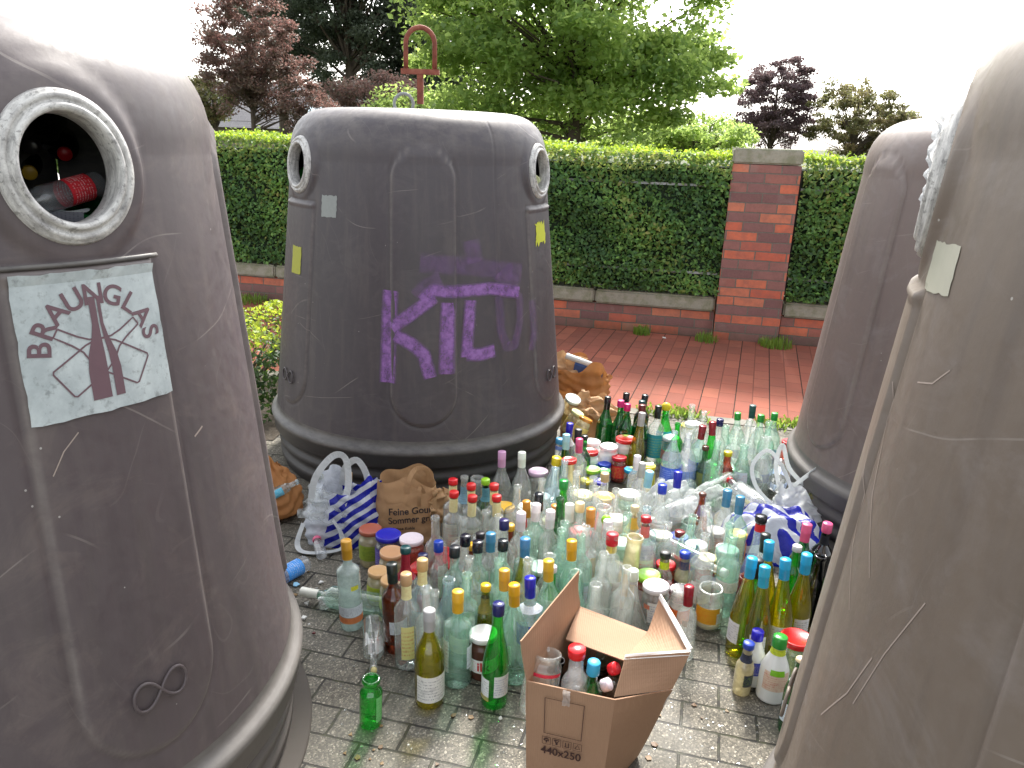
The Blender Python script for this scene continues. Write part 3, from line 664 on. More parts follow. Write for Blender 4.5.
# --- near left container (porthole, BRAUNGLAS plate)
# --- containers
c1 = container('bottle_bank', 'near left brown plastic bottle bank with brown glass plate below its porthole', -1.2143, 1.5388, .9468, 1.04, .0068, .018, -91.6, mat=M_bin1)
TH = 60
g = N('plate_white'); v = g.coord(); n1 = g.noise(v, 11, 7, .7); n2 = g.noise(v, 60, 5, .7)
col = g.mix(g.ramp(n1, [(.35, 0.), (.62, .8)]), (.60, .66, .66), (.36, .41, .42)); col = g.mix(g.ramp(n2, [(.55, 0.), (.68, .55)]), col, (.15, .16, .16))
M_plate = g.done(g.pbr(col, .4))
pl = sticker(c1, TH, 1.108, .256, .228, M_plate, 'sign_plate', 0, .0015, 'worn white BRAUNGLAS plate with bottle picture', .0055, 16, 14)
P, F, UV = gridface(.236, .229, 2, 2)
edge = MB()
word = 'BRAUNGLAS'; n = len(word)
LP, LF = [], []
for i, ch in enumerate(word):
    a = R_(180-8-(i/(n-1))*(164)); P, F = text_2d(ch, .046); rr_x, rr_y = .092, .088
    cx, cy_ = rr_x*math.cos(a)*.98, rr_y*math.sin(a)*.98-.012; ra = a-PI/2; b = len(LP)
    LP += [(cx+p[0]*math.cos(ra)-p[1]*math.sin(ra), cy_+p[0]*math.sin(ra)+p[1]*math.cos(ra)) for p in P]; LF += [tuple(k+b for k in f) for f in F]
def on_plate(name, P, F, mat=M_brown_ink, uv=None):
    V = [S(R_(TH)+p[0]*1.09/brad(1.108), 1.108+p[1], .0066) for p in P]; return obj(name, mesh(name, V, F), mat, c1)
on_plate('plate_lettering', LP, LF)
def bottle_outline(s, rot, cx, cy_):
    half = [(0.0085, .5), (.0095, .30), (.013, .18), (.026, .05), (.031, -.08), (.031, -.48), (.027, -.5)]
    pts = [(x, y) for x, y in half]+[(-x, y) for x, y in half[::-1]]
    pts = [(x*s*5.5, y*s) for x, y in pts]; c, q = math.cos(rot), math.sin(rot)
    return [(cx+x*c-y*q, cy_+x*q+y*c) for x, y in pts]
BP, BF = [], []
main = [(.011, .072), (.011, .028), (.016, .008), (.027, -.02), (.031, -.045), (.031, -.092)]
for lo, hi in ((-1, .15), (.42, 1)):
    P = []; F = []
    for k, (x, y) in enumerate(main): P += [(x*lo*.85, y), (x*hi*.85, y)]
    for k in range(len(main)-1): F.append((2*k, 2*k+1, 2*k+3, 2*k+2))
    b = len(BP); BP += P; BF += [tuple(i+b for i in f) for f in F]
on_plate('bottle_picture', BP, BF)
OP, OF = [], []
for rot in (R_(58), R_(-58)):
    o_ = bottle_outline(.155, rot, 0, -.018); P, F, UV = stroke2d(dense(o_+[o_[0]], .008), .0028); b = len(OP); OP += P; OF += [tuple(i+b for i in f) for f in F]
on_plate('bottle_outline', OP, OF)
mb = MB(); mb.tube([S(R_(TH)+a, 1.232, .0105) for a in np.linspace(-.235, .235, 16)], .0045, 6); mb.obj('ledge', M_skirt, c1, True)
# scratches drawn on the near left one
def scr(t, pts, w_, mat=None, wobble=0):
    V2 = [(R_(a), z) for a, z in pts]; d = []
    for (a, z), (a2, z2) in zip(V2[:-1], V2[1:]):
        for i in range(6): d.append((a+(a2-a)*i/6, z+(z2-z)*i/6))
    d.append(V2[-1]); P = [((a-V2[0][0])*brad(V2[0][1]), z-V2[0][1]) for a, z in d]; Q, F, UV = stroke2d(P, w_)
    return mapped('scratch', Q, F, V2[0][0], V2[0][1], .0008, mat or M_scr, t)
M_scr = plastic((170, 155, 145), .6, .3)
scr(c1, [(50, .91), (52, .945), (54.5, .97)], .002); scr(c1, [(76, .893), (77.5, .90), (78.5, .905)], .0035)
# --- middle container with graffiti
c2 = container('bottle_bank', 'middle dark bottle bank with purple graffiti and rusty lifting hook', -.452, 3.656, .9606, .995, 0, 0, -82, hook=True)
sticker(c2, -39.2, 1.222, .085, .085, M_greyst, label='square grey sticker')
sticker(c2, -58, .985, .085, .115, M_yel, label='faded yellow sticker below left porthole', off=.002)
sticker(c2, 57.5, 1.115, .10, .09, M_yel2, label='torn bright yellow sticker below right porthole', rag=.012, off=.002)
g = N('purple_spray'); tcn = g.n('TexCoord'); sp = g.n('SeparateXYZ'); g.set(sp.inputs[0], tcn.outputs['UV']); v = g.coord()
ac = g.math('ABSOLUTE', g.math('SUBTRACT', sp.outputs[1], .5)); nz = g.noise(v, 30, 5, .7); n2 = g.noise(v, 140, 4, .7)
edge_ = g.n('MapRange', i1=.5, i2=.28, i3=0.0, i4=1.0); g.set(edge_.inputs[0], ac)
al = g.math('MULTIPLY', edge_.outputs[0], g.math('MULTIPLY', g.ramp(nz, [(.3, .3), (.6, 1.)]), g.ramp(n2, [(.2, .6), (.5, 1.)])))
def spray(strength, name):
    import copy
    return strength
d_ = g.pbr(g.mix(nz, (.25, .10, .38), (.42, .22, .56)), .5); tr = g.n('BsdfTransparent')
mx = g.n('MixShader'); g.set(mx.inputs[0], g.math('MULTIPLY', al, .9)); g.set(mx.inputs[1], tr.outputs[0]); g.set(mx.inputs[2], d_); M_spray = g.done(mx.outputs[0])
M_spray2 = M_spray.copy(); 
for nd in M_spray2.node_tree.nodes:
    if nd.type == 'MATH' and nd.operation == 'MULTIPLY' and abs(nd.inputs[1].default_value-.9) < 1e-5 and not nd.inputs[1].is_linked: nd.inputs[1].default_value = .2
# pixel -> container angle for graffiti strokes (azimuth, height) pairs measured on the surface
def P2(px, py):     # pixel to (theta local deg, z) on c2 by ray casting
    d = _f+_r*(px-512)/FPX-_u*(py-384)/FPX
    t = 2.6
    while t < 4.4:
        p = np.array([0, 0, CAMH])+d*t
        if math.hypot(p[0]+.452, p[1]-3.656)/.9606 < brad(min(1.6, max(.33, p[2]/.995))): break
        t += .002
    return math.degrees(math.atan2(p[1]-3.656, p[0]+.452))+82, p[2]/.995
def spraystroke(pix, w_, mat, off):
    q = [P2(*p) for p in pix]; z0 = q[0][1]; a0 = R_(q[0][0]); P = [((R_(a)-a0)*brad(z0), z-z0) for a, z in q]; Q, F, UV = stroke2d(dense(P, .01), w_*1.75)
    return mapped('graffiti_stroke', Q, F, a0, z0, off, mat, c2, uv=UV)
k_ = 0
for pix, w_, m_ in [([(391, 290), (390, 310), (389, 340), (388, 382)], .042, 0), ([(392, 327), (405, 318), (424, 304), (434, 296)], .036, 0), ([(396, 334), (412, 343), (424, 354), (430, 377)], .036, 0),
    ([(448, 302), (447, 325), (446, 373)], .042, 0), ([(422, 300), (432, 290), (460, 291), (490, 288), (518, 292)], .034, 0), ([(470, 300), (468, 330), (466, 357)], .034, 0), ([(466, 354), (480, 354), (494, 350)], .036, 0),
    ([(498, 296), (500, 330), (506, 347), (514, 344), (519, 320), (518, 293)], .03, 1), ([(420, 262), (470, 266), (520, 272)], .05, 1), ([(530, 300), (532, 330), (530, 350)], .03, 1), ([(416, 296), (426, 285), (440, 278)], .04, 1), ([(470, 240), (474, 262)], .05, 1), ([(500, 270), (512, 290)], .07, 1)]:
    k_ += 1; spraystroke(pix, w_, M_spray2 if m_ else M_spray, .0045+.0004*k_)
# --- rear right and near right containers
c3 = container('bottle_bank', 'rear right bottle bank, pale scuffed, partly hidden by the nearest one', 1.924, 3.0, .9557, 1.0112, -.012, .0044, -173.5, mat=M_bin3)
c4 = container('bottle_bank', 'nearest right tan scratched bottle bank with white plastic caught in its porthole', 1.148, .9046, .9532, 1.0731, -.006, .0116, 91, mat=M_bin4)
sticker(c4, 168.2-91, 1.265, .105, .062, M_foil, label='pale silvery square sticker', rot=.05)
mb = MB()
scr(c4, [(88, 1.16), (85, 1.135), (81, 1.125)], .002); scr(c4, [(90, .78), (87, .7), (82, .62)], .0025); scr(c4, [(96, .9), (92, .8), (89, .7)], .002); scr(c4, [(72, 1.1), (77, .95), (84, .86)], .0018); scr(c4, [(70, 1.0), (75, .86), (81, .79)], .0018)
M_film = film_mat('torn_white_film', (.8, .82, .84), .75)
# crumpled film hanging out of the porthole
def crumple(name, mat, parent, P0, size, seed, n=22, amp=.02, loc=None, rot=None, fn=None):
    r = np.random.default_rng(seed); V = []; F = []
    for i in range(n+1):
        for j in range(n+1):
            a, b = i/n-.5, j/n-.5
            ph = [math.sin(7*a+5*b*k+seed+k)*math.cos(6*b-4*a*k+k*2) for k in range(1, 5)]
            q = [a*size[0]+amp*ph[1], b*size[1]+amp*ph[2]*.6, amp*(ph[0]+ph[3]*.7)*1.3+float(r.normal(0, amp*.12))]
            if fn: q = fn(a, b, q)
            V.append(q)
    for i in range(n):
        for j in range(n): F.append((i*(n+1)+j, (i+1)*(n+1)+j, (i+1)*(n+1)+j+1, i*(n+1)+j+1))
    return obj(name, mesh(name, V, F, True), mat, parent, loc, rot)
# ================================================================ bottles and jars
def glass(name, cen, edge, haze=.08, hz=(.75, .85, .8), rough=.03):
    g = N(name); lw = g.n('LayerWeight', Blend=.5); f = lw.outputs['Facing']
    f2 = g.math('POWER', f, 2.2); f4 = g.math('POWER', f, 4.0)
    tr = g.n('BsdfTransparent'); g.set(tr.inputs[0], g.mix(f2, cen, edge))
    gl = g.n('BsdfGlossy', Roughness=rough); gl.inputs[0].default_value = (1, 1, 1, 1)
    v = g.coord(); nz = g.noise(v, 35, 4, .65)
    tl = g.n('BsdfTranslucent'); g.set(tl.inputs[0], hz); df = g.n('BsdfDiffuse'); g.set(df.inputs[0], hz)
    hzm = g.n('MixShader', i0=.5); g.set(hzm.inputs[1], tl.outputs[0]); g.set(hzm.inputs[2], df.outputs[0])
    a = g.n('MixShader'); g.set(a.inputs[0], g.math('MULTIPLY', g.ramp(nz, [(.3, .5), (.75, 1.)]), haze*1.35)); g.set(a.inputs[1], tr.outputs[0]); g.set(a.inputs[2], hzm.outputs[0])
    b = g.n('MixShader'); g.set(b.inputs[0], g.math('MULTIPLY_ADD', g.math('POWER', f, 3.0), .72, .07)); g.set(b.inputs[1], a.outputs[0]); g.set(b.inputs[2], gl.outputs[0])
    return g.done(b.outputs[0])
G = {
 'clear': glass('clear_glass', (.965, .975, .97), (.60, .70, .66), .15, (.93, .97, .95)),
 'aqua': glass('pale_green_glass', (.86, .965, .91), (.32, .68, .54), .14, (.70, .96, .86)),
 'blue': glass('pale_blue_glass', (.88, .95, .975), (.46, .70, .78), .15, (.78, .93, .98)),
 'frost': glass('frosted_glass', (.80, .87, .84), (.52, .65, .62), .40, (.72, .85, .82), .25),
 'green': glass('bright_green_glass', (.16, .82, .20), (.015, .33, .04), .10, (.04, .62, .12)),
 'dgreen': glass('dark_green_glass', (.14, .55, .24), (.01, .11, .04), .09, (.03, .28, .1)),
 'olive': glass('olive_glass', (.72, .66, .06), (.20, .17, .006), .10, (.5, .44, .02)),
 'brown': glass('brown_glass', (.62, .22, .05), (.10, .025, .006), .07, (.3, .09, .03)),
 'black': glass('near_black_glass', (.07, .085, .085), (.008, .012, .012), .06, (.015, .02, .03)),
 'plastic': glass('clear_plastic', (.95, .96, .97), (.74, .78, .81), .2, (.88, .91, .94), .15),
 'milk': plastic((235, 238, 236), .3, .1), 'mustard': glass('cloudy_cream_glass', (.86, .8, .6), (.62, .55, .36), .5, (.9, .84, .6)),
 'nut': plastic((82, 46, 34), .25, .2), 'redsauce': glass('sauce_smeared_glass', (.85, .36, .28), (.42, .09, .07), .35, (.75, .2, .14)),
}
CC = {'white': (235, 235, 232), 'red': (215, 20, 30), 'orange': (222, 150, 60), 'gold': (232, 178, 30), 'dgold': (205, 150, 40), 'cream': (232, 222, 165), 'navy': (22, 32, 90), 'blue': (30, 70, 190), 'royal': (30, 30, 190),
      'steel': (60, 130, 180), 'cyan': (40, 170, 215), 'black': (22, 24, 30), 'green': (40, 160, 60), 'lime': (150, 205, 40), 'dteal': (20, 80, 75), 'pink': (225, 90, 140), 'magenta': (210, 20, 110), 'crimson': (150, 16, 40), 'wood': (170, 105, 70),
      'yellow': (235, 215, 30), 'purple': (110, 70, 180), 'silver': (185, 180, 185), 'brown': (90, 50, 30), 'tan': (200, 165, 110), 'pblue': (150, 210, 230), 'pcyan': (160, 215, 215), 'grey': (120, 118, 130), 'lilac': (205, 165, 200), 'dred': (110, 20, 30)}
def lab_mat(c, ink=(90, 90, 100), dens=.5):
    key = ('lab', c, ink)
    if key in _mc: return _mc[key]
    g = N('paper_label'); v = g.coord('Generated'); s = g.n('SeparateXYZ'); g.set(s.inputs[0], v)
    ln = g.math('GREATER_THAN', g.math('SINE', g.math('MULTIPLY', s.outputs[2], 55.0)), .35)
    nz = g.noise(g.coord('Object', scale=(700, 700, 90)), 1.0, 2, .5); mk = g.math('MULTIPLY', ln, g.math('GREATER_THAN', nz, .52))
    zz = g.math('MULTIPLY', g.math('GREATER_THAN', s.outputs[2], .12), g.math('LESS_THAN', s.outputs[2], .88))
    bl = g.noise(g.coord('Object', scale=(60, 60, 60)), 1.0, 2, .5)
    col = g.mix(g.math('MULTIPLY', g.math('MULTIPLY', mk, zz), .6), lin(c), lin(ink)); col = g.mix(g.ramp(bl, [(.6, 0.), (.63, .22)]), col, lin(ink))
    _mc[key] = g.done(g.pbr(col, .5)); return _mc[key]
def gen(R, h, zs, zn, rn, lip=.0015, lipz=.012, punt=.008, k=8):
    P = [(0.0005, punt), (R*.6, punt*.6), (R*.82, .002), (R*.9, 0), (R*.97, .002), (R, .008), (R, zs)]
    for i in range(1, k): t = i/k; c = (1-math.cos(PI*t))/2; P.append((R+(rn-R)*c, zs+(zn-zs)*t))
    P += [(rn, zn), (rn*.96, h-lipz-.002), (rn+lip, h-lipz), (rn+lip, h-.002), (rn, h), (rn*.82, h-.0005), (rn*.8, h-.012)]
    return P
K = {  # profile, H, neck r, cap style
 'wine': (gen(.037, .30, .185, .232, .0138), .30, .0155), 'flute': (gen(.037, .325, .12, .285, .0138), .325, .0155), 'burg': (gen(.041, .30, .145, .245, .0142), .30, .0158),
 'spirit': (gen(.040, .29, .185, .212, .0145), .29, .016), 'tallspirit': (gen(.036, .31, .205, .235, .0145), .31, .016), 'juice': (gen(.041, .25, .11, .205, .018), .25, .0195),
 'beer': (gen(.0305, .235, .125, .19, .0128), .235, .0145), 'half': (gen(.030, .24, .14, .18, .013), .24, .0145), 'sauce': (gen(.030, .19, .1, .14, .016), .19, .0175),
 'cone': (gen(.047, .24, .012, .185, .0145), .24, .016), 'water': (gen(.044, .29, .15, .25, .0135), .29, .0145), 'short': (gen(.026, .13, .09, .108, .019, .002), .13, .021), 'mini': (gen(.02, .13, .075, .1, .010), .13, .0115),
 'carafe': (gen(.036, .26, .08, .17, .027), .26, .029),
 'jar': (gen(.036, .115, .082, .098, .031, .001), .115, .0335), 'bigjar': (gen(.044, .15, .115, .132, .038, .001), .15, .041), 'talljar': (gen(.033, .14, .105, .12, .029, .001), .14, .0315), 'smalljar': (gen(.030, .085, .06, .07, .026, .001), .085, .0285),
 'spread': (gen(.043, .14, .1, .118, .036, .001), .14, .0395), 'pot': (gen(.033, .10, .085, .092, .031, .001), .10, .0345),
 'jug': (gen(.040, .20, .09, .17, .0175), .20, .019),
}
_cache = {}
def kmesh(kind, sq=None):
    if (kind, sq) not in _cache:
        mb = MB(); mb.lathe(K[kind][0], 28, sq=sq); mb.F = [f for f in mb.F if len(f) == 4]; _cache[(kind, sq)] = mb.mesh('glass_body', True)
    return _cache[(kind, sq)]
def capmesh(kind, style):
    key = (kind, style)
    if key in _cache: return _cache[key]
    _, h, rn = K[kind]; mb = MB()
    if style == 'screw': p = [(rn, h-.017), (rn+.001, h-.016), (rn+.001, h+.001), (rn-.001, h+.003), (.0005, h+.003)]
    elif style == 'lid': p = [(rn, h-.013), (rn+.0015, h-.012), (rn+.0015, h+.001), (rn-.001, h+.003), (rn-.004, h+.003), (rn-.006, h+.002), (.0005, h+.002)]
    elif style == 'tall': p = [(rn+.001, h-.03), (rn+.0015, h-.029), (rn+.001, h+.002), (rn-.001, h+.004), (.0005, h+.004)]
    elif style == 'sleeve': p = [(rn-.0003, h-.062), (rn, h-.06), (rn+.0002, h-.03), (rn+.001, h-.028), (rn+.0003, h-.026), (rn+.0008, h), (rn-.001, h+.002), (.0005, h+.002)]
    elif style == 'crown': p = [(rn+.001, h-.006), (rn, h-.001), (rn-.003, h+.002), (.0005, h+.002)]
    elif style == 'ball': p = [(rn*.7, h-.01)]+[((rn+.004)*math.sin(a), h+.005-(rn+.004)*math.cos(a)) for a in np.linspace(.6, PI-.05, 9)]
    elif style == 'spout': p = [(rn+.001, h-.02), (rn+.001, h-.002), (rn*.8, h), (rn*.45, h+.004), (rn*.4, h+.014), (.0005, h+.015)]
    elif style == 'cork': p = [(rn*.66, h-.01), (rn*.7, h+.008), (.0005, h+.009)]
    n = 28; mb.lathe(p, n); mb.F = [f for f in mb.F if len(f) == 4]
    _cache[key] = mb.mesh('cap', True); return _cache[key]
def rad_at(kind, z):
    P = K[kind][0][3:]; return float(np.interp(z, [p[1] for p in P[:-2]], [p[0] for p in P[:-2]]))
def labmesh(kind, z0, z1, span, name='label', off=.0007, wonky=0):
    key = ('lab', kind, z0, z1, span, off)
    if key in _cache: return _cache[key]
    V = []; F = []; n = 14; mz = 5; sp = R_(span)
    for j in range(mz+1):
        z = z0+(z1-z0)*j/mz; r = rad_at(kind, z)+off
        for i in range(n+1):
            a = -PI/2-sp/2+sp*i/n; V.append((r*math.cos(a), r*math.sin(a), z))
    for j in range(mz):
        for i in range(n): F.append((j*(n+1)+i, j*(n+1)+i+1, (j+1)*(n+1)+i+1, (j+1)*(n+1)+i))
    _cache[key] = mesh(name, V, F, True); return _cache[key]
def build(kind, gl, cap, labs, label, cat, loc, rot=(0, 0, 0), group=None, sq=None, fill=None, name=None):
    """cap=(style,colour)|None; labs=[(z0,z1,span,colour,ink,turn)]"""
    t = thing(name or ('jar' if cat == 'jar' else 'bottle'), label, cat, tuple(loc), rot, group)
    t.rotation_mode = 'XYZ'
    obj('glass_body', kmesh(kind, sq), None, t).data = kmat(kind, sq, gl)
    if cap:
        me = capmesh(kind, cap[0]); key = (kind, cap[0], cap[1], 'm', random.Random(label).randint(0, 3))
        if key not in _cache: _cache[key] = me.copy(); _cache[key].materials.clear(); _jr = random.Random(len(_cache)); _cache[key].materials.append(plastic(tuple(max(0, min(255, v_+_jr.randint(-9, 9))) for v_ in CC[cap[1]]), _jr.choice([.22, .3, .42]), .25))
        obj({'lid': 'lid', 'sleeve': 'neck_sleeve', 'cork': 'cork'}.get(cap[0], 'cap'), _cache[key], None, t)
    for (z0, z1, span, c, ink, turn) in labs:
        me = labmesh(kind, z0, z1, span); key = (kind, z0, z1, span, c, ink)
        if key not in _cache: _cache[key] = me.copy(); _cache[key].materials.clear(); _cache[key].materials.append(lab_mat(c, ink))
        o = obj('label', _cache[key], None, t); o.rotation_euler = (0, 0, R_(turn))
    if fill:
        zt_, c = fill; key = (kind, 'fill', zt_, c)
        if key not in _cache:
            mb = MB(); R0 = max(.6*rad_at(kind, .03), rad_at(kind, .03)-.004); mb.lathe([(R0*.9, .007), (R0, .012), (min(R0, rad_at(kind, zt_)-.004), zt_), (.0005, zt_+.001)], 20); _cache[key] = mb.mesh('residue', True); _cache[key].materials.append(plastic(c, .35, .25))
        obj('residue', _cache[key], None, t)
    return t
def kmat(kind, sq, gl):
    key = (kind, sq, gl, 'g')
    if key not in _cache: _cache[key] = kmesh(kind, sq).copy(); _cache[key].materials.clear(); _cache[key].materials.append(G[gl])
    return _cache[key]
# label presets: wh white, etc.   (z0,z1,span,colour,ink,turn)
WH = (236, 236, 234); CR = (236, 226, 170)
def L(z0, z1, span=130, c=WH, ink=(90, 90, 100), turn=0): return (z0, z1, span, c, ink, turn)
NECKC = L(.212, .272, 358, CR, (190, 150, 80))
T = []   # px, py(of the top), kind, glass, cap, labels, description, extra
def a(px, py, kind, gl, cap, labs, d, **k):
    if cap and cap[0] == 'tall' and cap[1] in ('gold', 'dgold', 'silver', 'white', 'orange', 'crimson', 'royal') and kind not in ('jug', 'cone'): cap = ('sleeve', cap[1])
    if cap and cap[1] == 'tan' and kind == 'tallspirit': cap = ('sleeve', 'dgold')
    T.append([px, py, kind, gl, cap, labs, d, k])
# --- front row
a(350, 537, 'tallspirit', 'frost', ('tall', 'tan'), [L(.03, .052, 200, (215, 130, 80), (190, 100, 60)), L(.054, .09, 190, (215, 222, 228)), L(.15, .165, 40, (225, 225, 60), turn=20)], 'tall frosted bottle with orange label band', b=(351, 627))
a(398, 556, 'wine', 'brown', ('sleeve', 'black'), [L(.075, .12, 95, (215, 218, 228), turn=28)], 'brown bottle with torn white label and black neck', b=(398, 652))
a(429, 606, 'burg', 'olive', ('tall', 'silver'), [L(.025, .11, 140, (232, 230, 225), turn=5)], 'olive wine bottle with silver cap and square white label', b=(430, 701))
a(458, 588, 'spirit', 'aqua', ('tall', 'gold'), [L(.05, .15, 60, (215, 235, 232), turn=-62), L(.06, .13, 45, (225, 232, 240), turn=70)], 'clear gold-capped bottle with side labels in the front row', b=(457, 686))
a(496, 601, 'flute', 'green', ('tall', 'navy'), [L(.045, .115, 75, (228, 232, 230), (60, 90, 150), turn=40), L(.03, .1, 62, (236, 240, 240), turn=-50), L(.028, .042, 62, (215, 190, 50), (180, 150, 40), turn=-50)], 'bright green tapered bottle with dark cap at front', b=(495, 700))
a(518, 581, 'burg', 'aqua', ('tall', 'gold'), [L(.07, .13, 50, (200, 225, 225), turn=-45), L(.075, .11, 40, (225, 160, 120), turn=50)], 'greenish gold-capped bottle beside the cardboard box', b=(518, 680))
a(479, 617, 'spread', 'nut', ('lid', 'white'), [L(.03, .075, 170, (240, 238, 236), (215, 40, 40), turn=18)], 'brown spread jar with wide white lid and red lettering', cat='jar', text=('ilk', (205, 30, 35)))
a(370, 671, 'short', 'green', None, [L(.02, .09, 40, (120, 200, 120), (60, 160, 70), turn=50)], 'short open bright green bottle standing alone in front', b=(370, 727), sc=1.15)
a(420, 570, 'wine', 'clear', ('tall', 'tan'), [L(.225, .268, 358, CR, (200, 160, 90)), L(.04, .15, 60, (232, 222, 150), (190, 90, 40), turn=10)], 'slim clear bottle with cream neck and yellowish label', b=None)
a(442, 565, 'wine', 'blue', ('tall', 'tan'), [L(.225, .268, 358, CR, (200, 160, 90)), L(.06, .15, 70, (195, 222, 228), turn=-20)], 'pale blue bottle with cream neck band')
a(457, 604, 'spirit', 'clear', None, [], '', skip=1)
a(481, 580, 'half', 'olive', ('screw', 'gold'), [L(.155, .2, 358, (120, 110, 50), (200, 170, 60))], 'small olive bottle with gold cap')
a(513, 571, 'wine', 'aqua', ('tall', 'dgold'), [], 'greenish bottle with dull gold cap')
a(531, 566, 'spirit', 'blue', ('tall', 'royal'), [L(.19, .205, 200, (225, 235, 245)), L(.08, .15, 150, (60, 90, 200), (220, 230, 250))], 'clear bottle with royal blue cap behind the box flap')
a(560, 551, 'burg', 'aqua', ('tall', 'gold'), [], 'greenish gold-capped bottle behind the left box flap')
a(580, 543, 'burg', 'aqua', ('tall', 'gold'), [L(.05, .14, 40, (190, 220, 215), turn=-40)], 'greenish gold-capped bottle right above the left box flap')
a(550, 568, 'spread', 'nut', ('lid', 'white'), [], 'brown filled jar with wide white lid, no lettering', cat='jar')
a(603, 535, 'spirit', 'clear', ('tall', 'red'), [L(.08, .16, 120, (215, 212, 205), (150, 140, 140)), L(.238, .258, 358, (235, 210, 90), (200, 60, 40))], 'square shouldered clear bottle with red and yellow neck', sq=5, sc=1.12)
a(622, 562, 'cone', 'clear', ('tall', 'white'), [L(.20, .222, 358, (225, 222, 215))], 'conical clear bottle with white neck')
a(590, 574, 'juice', 'clear', None, [], 'open clear bottle behind the box', )
a(637, 562, 'spread', 'redsauce', ('lid', 'lime'), [L(.05, .1, 190, (205, 185, 185), (120, 60, 70))], 'jar with lime green lid and red remains', cat='jar')
a(652, 583, 'bigjar', 'clear', ('lid', 'white'), [L(.04, .11, 120, (225, 225, 222), (60, 60, 150), turn=20), L(.085, .1, 30, (225, 130, 100), turn=-45)], 'tall white-rimmed jar against the right box flap', cat='jar')
a(692, 587, 'half', 'clear', ('tall', 'crimson'), [L(.12, .14, 30, (225, 220, 210))], 'clear bottle with crimson neck right of the box', b=None)
a(680, 588, 'talljar', 'clear', None, [L(.03, .075, 200, (235, 110, 40), (240, 180, 120)), L(.078, .1, 200, (235, 230, 222))], 'open glass with orange and white label', cat='jar')
a(708, 584, 'bigjar', 'clear', None, [L(.035, .095, 110, (238, 175, 50), (240, 120, 40), turn=-15), L(.035, .075, 45, (230, 230, 232), turn=50)], 'open empty jar with orange and white label standing alone', cat='jar', b=(708, 622), fill=(.03, (215, 205, 160)))
a(655, 546, 'sauce', 'clear', ('screw', 'black'), [L(.135, .16, 358, (205, 215, 40), (70, 60, 90)), L(.04, .09, 180, (190, 140, 140), (120, 50, 60))], 'small bottle with black cap and yellow neck label')
a(670, 543, 'sauce', 'mustard', ('screw', 'blue'), [L(.13, .16, 358, (40, 50, 100), (200, 180, 90)), L(.05, .085, 150, (40, 50, 90), (220, 200, 60))], 'sauce bottle with blue cap and dark label')
a(674, 578, 'smalljar', 'redsauce', ('lid', 'white'), [L(.02, .05, 200, (150, 30, 70), (230, 220, 225))], 'small jar with pinkish red label', cat='jar')
a(691, 545, 'spread', 'clear', ('lid', 'white'), [L(.02, .09, 200, (225, 222, 225), (40, 70, 170)), L(.06, .085, 60, (60, 80, 175), (230, 60, 70), turn=-10)], 'white lidded jar with blue and red label', cat='jar')
a(701, 555, 'talljar', 'redsauce', ('lid', 'cream'), [L(.02, .09, 330, (205, 25, 40), (240, 225, 190)), L(.035, .06, 75, (235, 225, 215), (120, 60, 60))], 'jar with bright red label', cat='jar')
a(722, 549, 'spread', 'frost', ('lid', 'white'), [L(.03, .085, 60, (232, 222, 215), (200, 90, 60), turn=25)], 'square frosted jar with small orange label', cat='jar', sq=6)
a(705, 501, 'beer', 'brown', ('crown', 'brown'), [L(.15, .19, 120, (150, 120, 150), turn=20), L(.04, .09, 150, (165, 90, 50), (220, 190, 150))], 'brown beer bottle standing amid clear glass')
a(714, 532, 'pot', 'brown', ('lid', 'silver'), [L(.02, .07, 200, (200, 80, 30), (240, 200, 140))], 'small brown jar with grey lid', cat='jar')
# --- right group
BL = [('screw', 'cyan')]
for px, py, d, bb in [(751, 559, 'blue-necked olive bottle leftmost of its cluster', (741, 648)), (772, 543, 'blue-necked olive bottle rearmost of its cluster', None), (767, 571, 'blue-necked olive bottle lowest and nearest of its cluster', None), (791, 562, 'blue-necked olive bottle second from right of its cluster', None), (809, 553, 'blue-necked olive bottle rightmost of its cluster', None)]:
    a(px, py, 'flute', 'olive', ('sleeve', 'cyan'), [L(.05, .12, 75, (225, 225, 230), (80, 80, 90), turn=(-35 if px < 760 else 30 if px > 800 else 5))], d, u=1, grp='blue-necked olive wine bottles')
a(746, 641, 'sauce', 'mustard', ('screw', 'blue'), [L(.125, .155, 358, (45, 50, 70), (90, 100, 140)), L(.04, .085, 75, (60, 62, 80), (160, 200, 60), turn=38)], 'squat cream sauce bottle with blue cap', b=(743, 692), sc=.86, fx=.1)
a(777, 631, 'jug', 'milk', ('tall', 'green'), [L(.045, .105, 110, (222, 200, 180), (190, 60, 40), turn=12), L(.095, .112, 60, (130, 195, 40), (90, 160, 30), turn=12), L(.15, .168, 200, (200, 215, 50), (50, 120, 50))], 'white plastic dressing bottle with green cap', b=(772, 702), fx=.02)
a(757, 634, 'jug', 'milk', ('tall', 'royal'), [L(.05, .1, 120, (70, 80, 190), (230, 230, 240))], 'white plastic bottle with blue cap behind the dressing bottle', sc=.85)
a(796, 637, 'bigjar', 'aqua', ('lid', 'red'), [L(.03, .05, 200, (90, 170, 110))], 'large empty jar with bright red lid', cat='jar', sc=1.1)
a(800, 659, 'beer', 'dgreen', ('crown', 'cream'), [L(.04, .1, 120, (215, 225, 230), (90, 150, 200)), L(.16, .19, 300, (190, 215, 210))], 'small dark green bottle tucked against the nearest container', sc=.95)
a(760, 556, 'wine', 'green', ('sleeve', 'black'), [], 'green bottle with black neck behind blue-necked bottles')
a(761, 530, 'wine', 'clear', ('sleeve', 'black'), [], 'clear bottle with long black neck')
